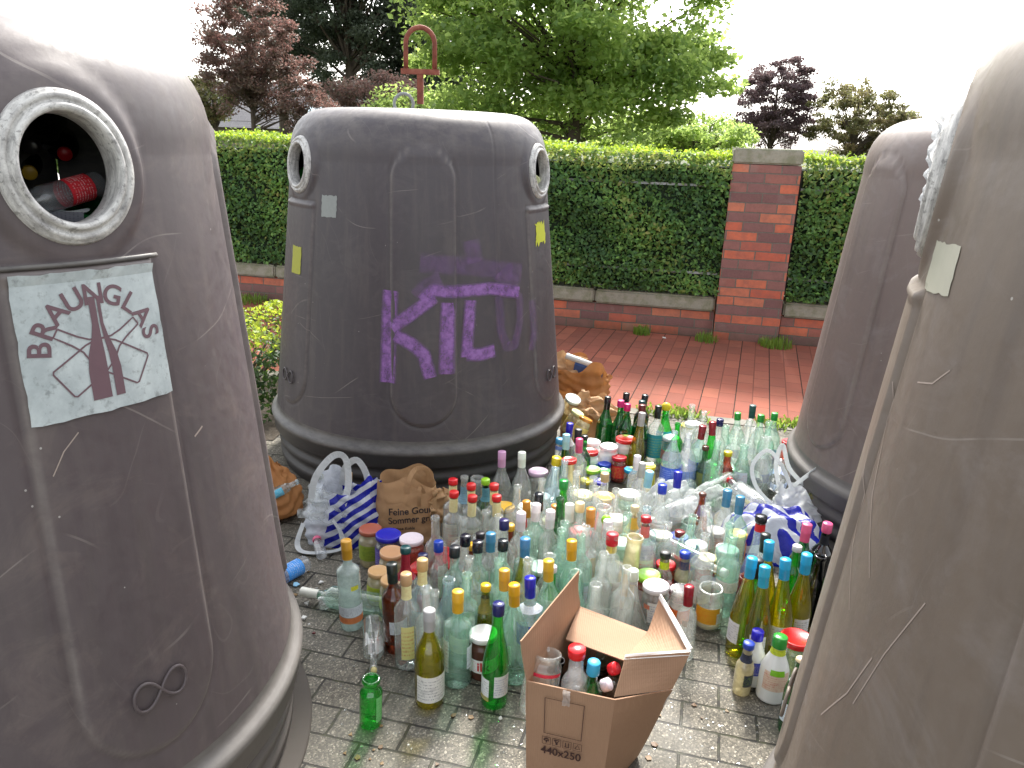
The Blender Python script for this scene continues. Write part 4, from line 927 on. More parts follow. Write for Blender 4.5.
a(748, 516, 'cone', 'blue', ('screw', 'black'), [L(.195, .218, 358, (220, 30, 40), (180, 20, 30)), L(.06, .12, 140, (150, 160, 215), (200, 110, 110))], 'clear conical bottle with black cap and red neck', sc=1.2)
a(740, 573, 'pot', 'redsauce', None, [L(.03, .08, 300, (200, 110, 100), (120, 90, 180))], 'low reddish jar left of the blue-necked cluster', cat='jar')
a(800, 547, 'half', 'green', ('screw', 'white'), [], 'green bottle with white cap behind blue-necked bottles')
a(807, 525, 'burg', 'dgreen', ('sleeve', 'pink'), [], 'dark bottle with pinkish red neck by the striped bag')
a(823, 521, 'wine', 'black', ('tall', 'pink'), [L(.225, .26, 358, (20, 22, 32), (40, 44, 60))], 'black bottle with pinkish red top')
a(833, 547, 'wine', 'black', ('sleeve', 'black'), [], 'black bottle with black neck at the container edge')
a(822, 556, 'juice', 'black', None, [], 'open near-black bottle at the container edge')
# --- cream necked red capped group
for px, py, d in [(454, 482, 'rear leftmost'), (457, 491, 'front leftmost'), (472, 484, 'rear middle'), (474, 499, 'front middle'), (499, 484, 'rear right'), (499, 498, 'front right')]:
    a(px, py, 'tallspirit', 'clear', ('screw', 'red'), [L(.236, .289, 358, CR, (215, 190, 110)), L(.05, .15, 120, (228, 226, 205), (200, 60, 50), turn=rng.uniform(-30, 30))], 'red-capped clear bottle with cream neck, '+d+' of six', u=1, grp='red-capped cream-necked bottles', text=(('10', (215, 40, 50)) if px == 457 else None))
a(466, 475, 'wine', 'clear', None, [L(.2, .26, 200, (120, 160, 180))], 'open bottle with blue-grey neck label by the paper bag')
a(477, 480, 'carafe', 'clear', None, [], 'open clear carafe near the container skirt')
a(489, 473, 'wine', 'dgreen', ('screw', 'lime'), [L(.215, .27, 358, (90, 150, 165), (40, 60, 90))], 'bottle with lime cap and teal neck')
a(510, 453, 'burg', 'clear', ('sleeve', 'lilac'), [], 'large clear bottle with pink neck', )
a(529, 453, 'burg', 'clear', ('tall', 'white'), [], 'large clear bottle with white cap before the container')
a(549, 453, 'juice', 'blue', ('tall', 'yellow'), [], 'pale bottle with bright yellow cap')
a(556, 441, 'cone', 'clear', ('screw', 'steel'), [L(.2, .215, 200, (110, 130, 190))], 'clear pointed bottle with blue-grey cap', sc=1.15)
a(546, 474, 'bigjar', 'clear', ('lid', 'lilac'), [], 'jar with pale pink lid', cat='jar')
a(528, 495, 'jar', 'clear', ('lid', 'white'), [], 'white lidded jar, rear of a pair', cat='jar', u=1)
a(526, 508, 'bigjar', 'clear', ('lid', 'white'), [], 'white lidded jar, front of a pair', cat='jar', u=1)
a(530, 497, 'half', 'clear', ('tall', 'orange'), [L(.196, .209, 358, (220, 60, 40), (200, 40, 30))], 'clear bottle with orange and red cap above white lids')
a(551, 494, 'wine', 'clear', ('sleeve', 'black'), [], 'clear bottle with black neck near the bright green bottle')
a(552, 513, 'wine', 'clear', ('tall', 'white'), [], 'clear white-capped bottle')
a(543, 503, 'wine', 'aqua', ('tall', 'white'), [], 'greenish white-capped bottle')
a(534, 518, 'wine', 'clear', ('tall', 'white'), [], 'clear white-capped bottle')
a(508, 521, 'wine', 'clear', ('tall', 'navy'), [L(.05, .14, 110, (222, 215, 205))], 'clear bottle with navy cap')
a(487, 532, 'half', 'clear', ('screw', 'black'), [L(.05, .11, 140, (225, 220, 170))], 'clear bottle with black cap')
a(496, 532, 'wine', 'clear', ('sleeve', 'steel'), [], 'clear bottle with steel blue neck')
a(494, 549, 'wine', 'aqua', ('tall', 'black'), [L(.08, .14, 100, (220, 235, 225))], 'greenish bottle with black cap')
a(531, 534, 'flute', 'olive', ('sleeve', 'steel'), [], 'dark olive bottle with blue neck amid clear ones')
a(514, 544, 'wine', 'aqua', ('tall', 'black'), [], 'greenish bottle with black cap')
a(466, 540, 'wine', 'clear', ('tall', 'black'), [], 'clear bottle with black cap')
a(467, 550, 'wine', 'green', ('tall', 'black'), [], 'light green bottle with black cap', gl2='aqua')
a(439, 545, 'half', 'clear', ('tall', 'blue'), [L(.2, .215, 200, (220, 130, 160))], 'clear bottle with bright blue cap')
a(406, 550, 'wine', 'clear', ('screw', 'dteal'), [L(.2, .285, 358, (150, 16, 45), (120, 10, 30))], 'bottle with crimson neck and dark green cap')
a(418, 560, 'half', 'clear', ('tall', 'navy'), [L(.196, .2, 300, WH)], 'clear bottle with navy and white cap')
a(376, 530, 'spread', 'mustard', ('lid', 'wood'), [L(.03, .09, 200, (150, 170, 60), (80, 120, 40))], 'jar with brown lid and green label', cat='jar')
a(389, 532, 'spread', 'clear', ('lid', 'royal'), [L(.03, .1, 330, (90, 70, 170), (220, 215, 235))], 'jar with royal blue lid and purple label', cat='jar', sc=1.1)
a(410, 541, 'bigjar', 'redsauce', ('lid', 'white'), [], 'white lidded jar in front of the lettered paper bag', cat='jar')
a(397, 547, 'spread', 'mustard', ('lid', 'tan'), [L(.03, .09, 200, (205, 200, 130), (150, 110, 60))], 'gold lidded jar, rearmost of three', cat='jar', u=1)
a(377, 570, 'jar', 'mustard', ('lid', 'tan'), [L(.02, .07, 200, (190, 200, 60), (150, 130, 120))], 'gold lidded jar, leftmost of three', cat='jar', u=1)
a(389, 579, 'jar', 'mustard', ('lid', 'tan'), [L(.02, .07, 200, (195, 205, 60), (150, 130, 110))], 'gold lidded jar, nearest of three', cat='jar', u=1)
a(450, 559, 'pot', 'clear', ('lid', 'red'), [L(.02, .07, 200, (80, 50, 90), (220, 60, 110))], 'small jar with glossy red lid', cat='jar', tilt=(.55, -.3))
a(432, 551, 'pot', 'redsauce', ('lid', 'red'), [], 'tipped jar with big red lid under the paper bag', cat='jar', tilt=(.5, .5), sc=1.1)
a(424, 562, 'smalljar', 'mustard', ('lid', 'red'), [], 'little jar with red lid behind navy and white cap', cat='jar', tilt=(.3, -.2))
# --- centre
a(565, 481, 'burg', 'green', ('tall', 'green'), [], 'bright green bottle in the middle of clear glass')
a(574, 501, 'wine', 'dgreen', None, [], 'dark green open bottle just behind the orange caps')
a(559, 506, 'half', 'aqua', ('tall', 'orange'), [L(.196, .209, 358, (225, 90, 50), (200, 60, 40))], 'greenish bottle with orange and red cap')
a(576, 514, 'wine', 'clear', ('tall', 'white'), [], 'clear white-capped bottle')
a(582, 505, 'wine', 'clear', ('tall', 'cream'), [], 'clear bottle with cream cap')
a(594, 507, 'wine', 'clear', ('tall', 'orange'), [L(.255, .268, 358, (215, 70, 40), (200, 50, 30))], 'clear bottle with orange cap and red ring')
a(608, 512, 'wine', 'clear', ('tall', 'white'), [L(.25, .266, 358, (120, 90, 180), (100, 70, 160))], 'clear bottle with white and purple cap')
a(600, 521, 'half', 'clear', ('ball', 'lime'), [], 'clear bottle with round lime stopper')
a(617, 499, 'bigjar', 'aqua', ('lid', 'white'), [L(.06, .1, 90, (228, 228, 225), (220, 120, 80))], 'big jar with broad white lid and green base', cat='jar', sc=1.1, fill=(.04, (30, 90, 60)))
a(637, 476, 'wine', 'clear', ('sleeve', 'pblue'), [L(.05, .15, 120, (225, 232, 230))], 'clear bottle with pale blue neck')
a(654, 493, 'wine', 'clear', ('tall', 'blue'), [L(.1, .16, 120, (220, 225, 235))], 'clear bottle with mid blue cap')
a(663, 479, 'wine', 'clear', ('sleeve', 'royal'), [L(.04, .13, 120, (220, 215, 205), (200, 60, 50))], 'clear bottle with deep blue neck')
a(609, 470, 'spirit', 'clear', ('tall', 'tan'), [L(.05, .16, 100, (232, 228, 190))], 'clear bottle with tan cap')
a(631, 508, 'half', 'mustard', ('screw', 'cream'), [L(.11, .2, 358, (235, 185, 70), (220, 150, 40))], 'small bottle with yellow-orange sleeve')
a(638, 525, 'talljar', 'clear', ('lid', 'red'), [], 'jar with scarlet lid tipped towards the viewer', cat='jar', tilt=(.5, -.1))
a(646, 511, 'spirit', 'clear', ('screw', 'red'), [L(.22, .26, 358, (225, 120, 115), (220, 60, 60)), L(.06, .15, 120, (222, 222, 225), (220, 110, 110))], 'clear bottle with red neck wrap')
a(664, 508, 'tallspirit', 'blue', None, [L(.06, .18, 120, (215, 218, 235), (90, 90, 190))], 'open bluish bottle with oval label')
a(671, 533, 'sauce', 'clear', ('screw', 'dred'), [L(.06, .13, 100, (225, 225, 222), (200, 30, 30))], 'small bottle with dark red cap')
a(653, 538, 'bigjar', 'clear', ('lid', 'white'), [], 'white lidded jar behind the small black-capped bottle', cat='jar')
a(629, 534, 'carafe', 'mustard', None, [L(.05, .13, 200, (235, 190, 120), (220, 150, 70))], 'open glass carafe with orange label')
a(579, 464, 'carafe', 'mustard', ('lid', 'red'), [], 'tall glass with red lid and beige remains')
a(590, 470, 'jar', 'clear', ('lid', 'lime'), [L(.03, .08, 200, (200, 215, 70))], 'jar with lime lid', cat='jar')
a(588, 478, 'smalljar', 'clear', ('lid', 'yellow'), [], 'small jar with yellow lid', cat='jar')
a(595, 478, 'smalljar', 'clear', ('lid', 'royal'), [], 'small jar with dark blue lid', cat='jar')
a(603, 469, 'smalljar', 'clear', ('lid', 'green'), [], 'small jar with green lid', cat='jar')
a(590, 494, 'bigjar', 'green', ('lid', 'cream'), [L(.05, .1, 180, (205, 215, 120))], 'green glass jar with pale lid', cat='jar', gl2='aqua', fill=(.05, (20, 120, 60)))
a(628, 466, 'smalljar', 'clear', ('lid', 'cyan'), [], 'small jar with turquoise lid', cat='jar')
a(635, 455, 'half', 'clear', ('tall', 'white'), [], 'clear white-capped bottle, rear of a close pair', u=1)
a(639, 462, 'half', 'plastic', ('tall', 'silver'), [], 'clear silver-capped bottle, front of a close pair', u=1)
a(597, 454, 'spread', 'milk', ('lid', 'red'), [L(.07, .09, 300, (60, 110, 190), (220, 230, 240)), L(.02, .06, 300, (90, 190, 200), (230, 230, 100))], 'white tub with red lid and blue band', cat='jar')
a(599, 445, 'spread', 'milk', ('lid', 'white'), [], 'white tub with white lid behind red lids', cat='jar')
a(612, 446, 'bigjar', 'milk', ('lid', 'white'), [], 'white tub with broad white lid', cat='jar')
a(621, 441, 'bigjar', 'milk', ('lid', 'red'), [L(.015, .05, 358, (220, 40, 50), (240, 90, 60)), L(.052, .075, 358, (235, 220, 60), (120, 190, 60)), L(.077, .095, 358, (120, 200, 60), (60, 160, 60))], 'colourful striped tub with red lid', cat='jar', sc=1.1)
a(567, 422, 'wine', 'black', ('tall', 'royal'), [L(.2, .26, 300, (220, 215, 210), (60, 60, 140))], 'dark bottle with blue cap against the middle container')
a(571, 433, 'flute', 'dgreen', ('sleeve', 'pcyan'), [], 'green bottle with pale cyan neck')
a(577, 438, 'wine', 'clear', ('sleeve', 'pink'), [], 'clear bottle with pink neck')
a(582, 427, 'wine', 'clear', ('sleeve', 'black'), [], 'clear bottle with black neck before the torn paper bag')
a(589, 436, 'half', 'dgreen', ('screw', 'black'), [], 'short dark bottle with black cap before the torn paper bag')
# --- rear row on the kerb
a(610, 398, 'burg', 'dgreen', ('sleeve', 'black'), [], 'dark green bottle with black neck right beside torn paper bag')
a(617, 399, 'burg', 'dgreen', ('tall', 'magenta'), [], 'dark green bottle with magenta cap, left of two', u=1)
a(626, 395, 'burg', 'dgreen', ('sleeve', 'black'), [], 'dark green bottle with black neck')
a(630, 406, 'wine', 'dgreen', ('tall', 'magenta'), [], 'dark green bottle with magenta cap, right of two', u=1)
a(639, 396, 'wine', 'black', ('sleeve', 'black'), [], 'black bottle with black neck')
a(644, 401, 'burg', 'olive', ('sleeve', 'dteal'), [], 'olive bottle with dark teal neck')
a(640, 406, 'wine', 'dgreen', ('sleeve', 'dred'), [L(.04, .14, 200, (25, 28, 34), (150, 150, 150))], 'green bottle with dark red neck and black label')
a(630, 414, 'flute', 'olive', ('sleeve', 'silver'), [], 'olive bottle with silver neck')
a(665, 405, 'wine', 'clear', ('sleeve', 'black'), [L(.04, .16, 140, (60, 165, 175), (200, 210, 60))], 'clear bottle with black neck and teal label')
a(669, 411, 'juice', 'green', ('ball', 'yellow'), [L(.05, .14, 150, (30, 170, 190), (220, 220, 40))], 'green bottle with yellow cap and turquoise label')
a(687, 404, 'tallspirit', 'clear', None, [], 'tall open clear bottle with slender neck')
a(688, 424, 'jar', 'clear', ('lid', 'yellow'), [], 'jar with yellow lid', cat='jar')
a(694, 423, 'bigjar', 'clear', ('lid', 'white'), [L(.03, .08, 120, (130, 150, 215), (220, 225, 240))], 'white lidded jar with blue label at the rear', cat='jar')
a(670, 437, 'spread', 'clear', ('lid', 'white'), [L(.03, .08, 200, (210, 130, 130), (90, 150, 90))], 'white lidded jar with pink label at the rear', cat='jar')
a(682, 432, 'water', 'blue', None, [L(.05, .13, 200, (60, 100, 210), (220, 230, 245))], 'open bottle with blue label')
a(692, 432, 'water', 'plastic', None, [L(.03, .12, 330, (140, 165, 225), (220, 225, 240))], 'open plastic bottle with pale blue label')
a(703, 445, 'half', 'dgreen', ('screw', 'brown'), [L(.04, .12, 140, (120, 130, 60))], 'dark bottle with brown cap')
a(709, 426, 'wine', 'aqua', ('tall', 'crimson'), [], 'greenish bottle with crimson cap at the rear')
a(716, 421, 'flute', 'green', ('sleeve', 'crimson'), [], 'bright green bottle with crimson neck at the rear')
a(721, 417, 'wine', 'clear', ('tall', 'navy'), [], 'clear bottle with navy cap at the rear')
a(727, 449, 'sauce', 'redsauce', ('screw', 'yellow'), [L(.03, .1, 358, (225, 30, 40), (240, 200, 60))], 'red sauce bottle with yellow cap')
a(743, 414, 'water', 'aqua', ('tall', 'green'), [], 'pale green bottle with green cap, left of three', u=1, grp='green-capped water bottles')
a(759, 416, 'water', 'aqua', ('tall', 'green'), [L(.05, .08, 300, (90, 120, 215), (225, 230, 240))], 'pale green bottle with green cap, middle of three', u=1, grp='green-capped water bottles')
a(784, 417, 'water', 'aqua', ('tall', 'green'), [L(.05, .1, 300, (130, 150, 215), (225, 230, 240))], 'pale green bottle with green cap, right of three', u=1, grp='green-capped water bottles')
a(754, 406, 'wine', 'clear', ('sleeve', 'dteal'), [L(.255, .265, 300, (220, 150, 140))], 'clear bottle with dark teal neck at the rear')
a(748, 424, 'wine', 'clear', None, [], 'open clear bottle among green-capped ones')
a(733, 436, 'jar', 'clear', None, [], 'small open jar at the rear', cat='jar')
a(772, 432, 'spirit', 'clear', None, [], 'open wide clear bottle near the rear container')
a(792, 441, 'pot', 'redsauce', ('lid', 'red'), [], 'small red lidded pot at the foot of the rear container', cat='jar')
a(777, 440, 'juice', 'clear', None, [], 'squat open clear bottle near the rear container')
a(718, 491, 'wine', 'clear', ('sleeve', 'steel'), [], 'clear bottle with grey-blue neck, left of two', u=1)
a(734, 498, 'wine', 'aqua', ('sleeve', 'steel'), [L(.06, .15, 110, (215, 225, 190), (150, 170, 60))], 'clear bottle with grey-blue neck, right of two', u=1)
for px, py, kd, gl, cp, lb, d in [(600, 498, 'bigjar', 'redsauce', 'gold', [L(.03, .09, 200, (225, 190, 80), (200, 60, 40))], 'jar with gold lid and orange-yellow label'),
        (624, 522, 'spread', 'mustard', 'white', [L(.03, .09, 200, (235, 225, 205), (200, 60, 50))], 'pale filled jar with white lid'), (583, 533, 'spread', 'redsauce', 'red', [L(.03, .09, 200, (235, 225, 215), (190, 40, 40))], 'red filled jar with red lid'),
        (555, 520, 'jar', 'mustard', 'cream', [L(.02, .08, 200, (205, 60, 50), (235, 225, 190))], 'small cream lidded jar with red label'), (507, 506, 'bigjar', 'mustard', 'gold', [L(.03, .1, 200, (235, 205, 110), (160, 90, 40))], 'pale jar with gold lid and yellow label'),
        (682, 534, 'jar', 'redsauce', 'blue', [L(.02, .07, 200, (230, 225, 220), (60, 70, 160))], 'small dark red jar with blue lid'), (664, 561, 'jar', 'redsauce', 'red', [L(.02, .07, 200, (210, 60, 60), (240, 220, 200))], 'small jar with red lid and red label'),
        (640, 548, 'spread', 'mustard', 'white', [L(.03, .09, 200, (240, 235, 225), (60, 120, 60))], 'white lidded cream coloured jar right behind the lime-lidded one'), (698, 577, 'smalljar', 'redsauce', 'silver', [L(.02, .05, 200, (150, 40, 60), (230, 220, 225))], 'tiny dark jar with silver lid'),
        (615, 455, 'jar', 'redsauce', 'red', [L(.02, .08, 200, (220, 40, 50), (240, 220, 90))], 'small red jar beneath the striped tub'), (583, 450, 'jar', 'mustard', 'orange', [L(.02, .08, 200, (235, 220, 120), (200, 60, 40))], 'small jar with orange lid beneath the white tubs'),
        (603, 462, 'smalljar', 'milk', 'blue', [L(.02, .06, 300, (60, 120, 210), (235, 235, 240))], 'little white pot with blue lid'), (648, 465, 'jar', 'mustard', 'yellow', [L(.02, .08, 200, (230, 215, 60), (60, 130, 60))], 'cream jar with bright yellow lid'),
        (730, 533, 'jar', 'redsauce', 'gold', [L(.02, .08, 200, (215, 110, 50), (240, 230, 200))], 'orange labelled jar with gold lid'), (478, 540, 'half', 'brown', 'gold', [L(.1, .15, 200, (215, 170, 80), (120, 50, 30))], 'small brown bottle with gold cap amid clear ones'),
        (546, 560, 'half', 'green', 'white', [L(.09, .14, 200, (235, 235, 230), (40, 120, 60))], 'small green bottle with white cap near the box flap'), (505, 531, 'beer', 'brown', 'gold', [L(.05, .1, 200, (215, 190, 120), (150, 40, 30))], 'brown beer bottle with gold cap amid black caps'),
        (650, 520, 'beer', 'green', 'red', [L(.05, .1, 200, (230, 230, 225), (190, 30, 30))], 'green beer bottle with red cap')]:
    a(px, py, kd, gl, ('lid' if K[kd][1] < .16 else 'screw', cp), lb, d, cat='jar' if K[kd][1] < .16 else 'bottle')
# --- indistinct clear glass filling the crowd
r_ = random.Random(12)
for px, py, kd, gl in [(446, 512, 'wine', 'clear'), (463, 515, 'spirit', 'clear'), (484, 512, 'spirit', 'clear'), (493, 516, 'wine', 'clear'), (519, 486, 'spirit', 'clear'), (516, 508, 'jar', 'clear'), (538, 478, 'wine', 'clear'), (541, 534, 'spirit', 'aqua'), (552, 531, 'wine', 'aqua'), (566, 524, 'spirit', 'aqua'), (570, 536, 'wine', 'aqua'),
        (588, 524, 'spirit', 'clear'), (590, 545, 'wine', 'clear'), (615, 528, 'wine', 'clear'), (618, 512, 'carafe', 'clear'), (624, 490, 'wine', 'clear'), (602, 484, 'spirit', 'clear'), (612, 486, 'wine', 'clear'), (646, 486, 'spirit', 'clear'), (628, 515, 'spirit', 'aqua'), (682, 515, 'wine', 'aqua'), (690, 522, 'spirit', 'clear'), (701, 522, 'bigjar', 'aqua'),
        (727, 515, 'spirit', 'aqua'), (723, 527, 'wine', 'aqua'), (712, 512, 'juice', 'clear'), (473, 566, 'spirit', 'aqua'), (483, 556, 'wine', 'clear'), (505, 560, 'spirit', 'aqua'), (452, 578, 'juice', 'blue'), (434, 580, 'wine', 'clear'), (431, 592, 'half', 'clear'), (575, 470, 'spirit', 'clear'), (568, 461, 'wine', 'blue'), (560, 470, 'spirit', 'blue'),
        (583, 490, 'juice', 'clear'), (641, 497, 'juice', 'clear'), (665, 524, 'half', 'clear'), (606, 556, 'wine', 'clear'), (573, 562, 'juice', 'aqua'), (538, 551, 'juice', 'clear'), (521, 556, 'spirit', 'clear'), (738, 428, 'spirit', 'clear'), (765, 430, 'wine', 'clear'), (790, 428, 'wine', 'aqua'), (701, 412, 'wine', 'clear'), (676, 420, 'half', 'green'), (729, 424, 'juice', 'aqua'),
        (750, 440, 'juice', 'aqua'), (714, 440, 'spirit', 'aqua')]:
    lb_ = [] if r_.random() < .25 else [L(.05, .05+r_.choice([.05, .08]), r_.choice([90, 130]), r_.choice([(225, 225, 222), (220, 215, 190), (215, 225, 235)]), r_.choice([(150, 150, 150), (200, 100, 90), (90, 110, 180)]), turn=r_.uniform(-60, 60))] if kd not in ('jar', 'bigjar') else []
    d = {'wine': 'open clear bottle', 'spirit': 'open long-necked clear bottle', 'juice': 'open broad clear bottle', 'half': 'small open bottle', 'jar': 'open jar', 'bigjar': 'open large jar', 'carafe': 'open clear carafe'}[kd]
    if gl == 'aqua': d = d.replace('clear', 'greenish')
    if gl == 'blue': d = d.replace('clear', 'bluish')
    if gl == 'green': d = d.replace('small open', 'small open green')
    if lb_: d += ' with paper label'
    a(px, py, kd, gl, None, lb_, d, cat='jar' if 'jar' in kd else 'bottle')
T = [e for e in T if not e[7].get('skip')]
# positions: cap tops (or given feet) to ground points, then a light relaxation so that no two interpenetrate
pos = []
for e in T:
    s = e[7].get('sc', 1); h = (K[e[2]][1]+.003)*s
    b = e[7].get('b'); p = at(b[0], b[1], 0) if b else at(e[0], e[1], h)
    if b:   # keep the top where the photo has it too: blend
        q = at(e[0], e[1], h); p = p*.5+q*.5
    pos.append([p[0], p[1]])
pos = np.array(pos); rad = np.array([max(q[0] for q in K[e[2]][0])*e[7].get('sc', 1)*(1.12 if e[7].get('sq') else 1) for e in T]); fixed = np.array([e[7].get('fx', 1. if not e[7].get('b') else .15) for e in T])
org = pos.copy()
for it in range(400):
    for i in range(len(pos)):
        d = pos-pos[i]; ds = np.hypot(d[:, 0], d[:, 1]); mn = rad+rad[i]+.0015
        for j in np.nonzero((ds < mn) & (np.arange(len(pos)) > i))[0]:
            if ds[j] < 1e-6: u = np.array([1., 0])
            else: u = d[j]/ds[j]
            ov = mn[j]-ds[j]; wi, wj = fixed[i], fixed[j]; pos[i] -= u*ov*wi/(wi+wj)*.6; pos[j] += u*ov*wj/(wi+wj)*.6
            d = pos-pos[i]; ds = np.hypot(d[:, 0], d[:, 1])
    # keep clear of the containers and of the box
    for cx, cy_, cr in ((-.452, 3.656, .725), (1.924, 3.0, .77), (-1.2143, 1.5388, .76), (1.148, .905, .76)):
        d = pos-np.array([cx, cy_]); ds = np.hypot(d[:, 0], d[:, 1]); k = ds < cr+rad; 
        pos[k] += (d[k]/ds[k][:, None])*((cr+rad[k]-ds[k])[:, None])
    Mb = np.array([.235, 1.615]); ang = R_(-13); c_, s_ = math.cos(ang), math.sin(ang)
    for i in range(len(pos)):
        q = pos[i]-Mb; lx, ly = q[0]*c_+q[1]*s_, -q[0]*s_+q[1]*c_; hx, hy = .135+rad[i], .165+rad[i]
        if abs(lx) < hx and abs(ly) < hy:
            ox, oy = hx-abs(lx), hy-abs(ly)
            if ox < oy: lx += math.copysign(ox, lx)
            else: ly += math.copysign(oy, ly)
            pos[i] = Mb+np.array([lx*c_-ly*s_, lx*s_+ly*c_])
_mv = np.hypot(*(pos-org).T)
print('relax moved mean', _mv.mean(), 'max', _mv.max(), [(T[i][6], round(float(_mv[i]), 3)) for i in np.argsort(-_mv)[:14]])
# labels: a duplicate description is told apart by its nearest uniquely described neighbour
from collections import Counter
cnt = Counter(e[6] for e in T); used = set(e[6] for e in T if cnt[e[6]] == 1)
short = lambda s: s.split(' with ')[0] if False else s
def lab_for(i):
    e = T[i]
    if cnt[e[6]] == 1: return e[6] if len(e[6].split()) >= 4 else e[6]+' on the paving'
    order = np.argsort([math.hypot(e[0]-f[0], (e[1]-f[1])*1.3) for f in T])
    for j in order:
        f = T[j]
        if j == i or cnt[f[6]] != 1: continue
        dx, dy = e[0]-f[0], e[1]-f[1]; rel = ('just right of' if dx > 0 else 'just left of') if abs(dx) > abs(dy)*.8 else ('just in front of' if dy > 0 else 'just behind')
        words = f[6].replace(' bottle', ' bottle').split(); nm = f[6]
        lb = e[6]+' '+rel+' '+nm
        if len(lb.split()) > 16 or lb in used: continue
        used.add(lb); return lb
    return e[6]
_lr = random.Random(77)
for e in T:
    if e[3] in ('clear', 'aqua', 'blue') and not any(q[0] < .17 for q in e[5]) and e[2] in ('wine', 'burg', 'spirit', 'tallspirit', 'juice', 'water', 'half') and _lr.random() < .72:
        z0 = _lr.choice([.06, .08, .1]) if e[2] != 'juice' else .04; c = _lr.choice([(238, 238, 234), (238, 238, 234), (228, 222, 190), (205, 222, 238), (232, 190, 90), (215, 225, 200), (90, 120, 200), (205, 60, 60)])
        e[5] = list(e[5])+[L(z0, z0+_lr.choice([.04, .06, .075]), _lr.choice([70, 110, 150]), c, _lr.choice([(70, 70, 80), (190, 60, 60), (60, 90, 170), (120, 130, 60), (40, 110, 70)]), turn=_lr.uniform(-75, 75))]
GR = {'bottle': 'discarded bottles standing on the paving', 'jar': 'discarded jars standing on the paving'}
for i, e in enumerate(T):
    px, py, kind, gl, cap, labs, d, k = e; cat = k.get('cat', 'bottle'); s = k.get('sc', 1)
    x, y = pos[i]; face = math.degrees(math.atan2(x, y)); rr = random.Random(i)
    rz = R_(-face+rr.uniform(-12, 12))
    tl = k.get('tilt', (rr.gauss(0, .028), rr.gauss(0, .028)))
    zz = .0005
    if abs(tl[0])+abs(tl[1]) > .1: zz = rad[i]*math.sin(min(.9, math.hypot(*tl)))+.002
    t = build(kind, k.get('gl2', gl), cap, labs, lab_for(i), cat, (x, y, zz), (tl[0], tl[1], rz), k.get('grp', GR[cat]), k.get('sq'), k.get('fill'), name=('jar' if cat == 'jar' else {'wine': 'wine_bottle', 'flute': 'wine_bottle', 'burg': 'wine_bottle', 'beer': 'beer_bottle', 'sauce': 'sauce_bottle', 'carafe': 'carafe', 'jug': 'plastic_bottle', 'water': 'water_bottle'}.get(kind, 'glass_bottle')))
    t.scale = (s, s, s*rr.uniform(.97, 1.03))
    if k.get('text'):
        tx, tc = k['text']; P, F = text_2d(tx, .042 if tx != '10' else .045); z0 = .052 if tx != '10' else .10; r0 = rad_at(kind, z0)+.0014
        V = [(r0*math.cos(-PI/2+p[0]/r0+R_(-8 if tx != '10' else 0)), r0*math.sin(-PI/2+p[0]/r0+R_(-8 if tx != '10' else 0)), z0+p[1]) for p in P]
        obj('lettering', mesh('lettering', V, F), plastic(tc, .5), t)
# --- lying things
def lying(px, py, qx, qy, kind, gl, cap, labs, label, z=None, cat='bottle', s=1, group='bottles lying on their side', turn=0, z2=None):
    """foot at pixel p, mouth towards pixel q, resting on height z"""
    R0 = max(q[0] for q in K[kind][0])*s; z = R0 if z is None else z; A = at(px, py, z); B = at(qx, qy, z if z2 is None else z2); d = Vector(B-A).normalized()
    t = build(kind, gl, cap, labs, label, cat, A, (0, 0, 0), group); q = d.to_track_quat('Z', 'Y'); t.rotation_euler = (q.to_matrix() @ Matrix.Rotation(R_(turn), 3, 'Z')).to_euler(); t.scale = (s, s, s); return t
lying(386, 606, 316, 594, 'wine', 'aqua', ('sleeve', 'white'), [], 'clear bottle with white neck lying behind the frosted bottle')
lying(373, 622, 374, 680, 'spirit', 'clear', ('cork', 'cream'), [L(.05, .15, 120, (225, 222, 225), (200, 90, 90), turn=0)], 'clear bottle lying with its neck towards the short green bottle', turn=30, s=.8)
lying(306, 563, 280, 577, 'sauce', 'plastic', ('screw', 'white'), [L(.03, .1, 358, (60, 150, 235), (220, 235, 250))], 'plastic bottle with sky blue label lying by the near left container')
lying(673, 457, 700, 488, 'wine', 'dgreen', None, [L(.05, .14, 170, (225, 222, 215), (200, 90, 60))], 'dark green bottle lying behind the pile with white label', turn=0)
lying(694, 462, 711, 492, 'wine', 'dgreen', None, [L(.05, .12, 140, (225, 225, 205))], 'dark green bottle lying neck forward beside the red sauce bottle', turn=0)
lying(714, 462, 718, 492, 'juice', 'clear', None, [L(.05, .1, 170, (228, 228, 225))], 'clear bottle lying neck forward in the right pile')
lying(753, 487, 752, 458, 'water', 'plastic', None, [L(.02, .09, 358, (225, 228, 230), (150, 190, 60))], 'plastic bottle lying with its round foot to the viewer, lime bottom', z=.05)
lying(777, 484, 782, 455, 'water', 'plastic', None, [L(.02, .09, 358, (170, 185, 225), (225, 230, 240))], 'plastic bottle lying with its round foot forward beside the striped bag', z=.05)
lying(728, 498, 720, 470, 'wine', 'green', None, [], 'bright green bottle lying with its foot to the viewer', z=.05)
lying(740, 490, 772, 512, 'wine', 'plastic', ('sleeve', 'cream'), [L(.05, .12, 200, (230, 225, 160))], 'clear bottle lying across the rear edge of striped bag', z=.12)
lying(757, 506, 738, 488, 'spirit', 'plastic', ('screw', 'red'), [L(.05, .12, 170, (235, 235, 235), (215, 40, 40))], 'plastic bottle lying with a red cap on the right pile', z=.14, s=.85)
lying(700, 540, 706, 520, 'bigjar', 'aqua', None, [], 'open greenish jar lying behind the beer bottle', cat='jar')
lying(668, 500, 690, 486, 'wine', 'clear', None, [L(.06, .14, 200, (230, 222, 222), (220, 60, 60))], 'clear bottle lying at the back of the white plastic bags', z=.07)
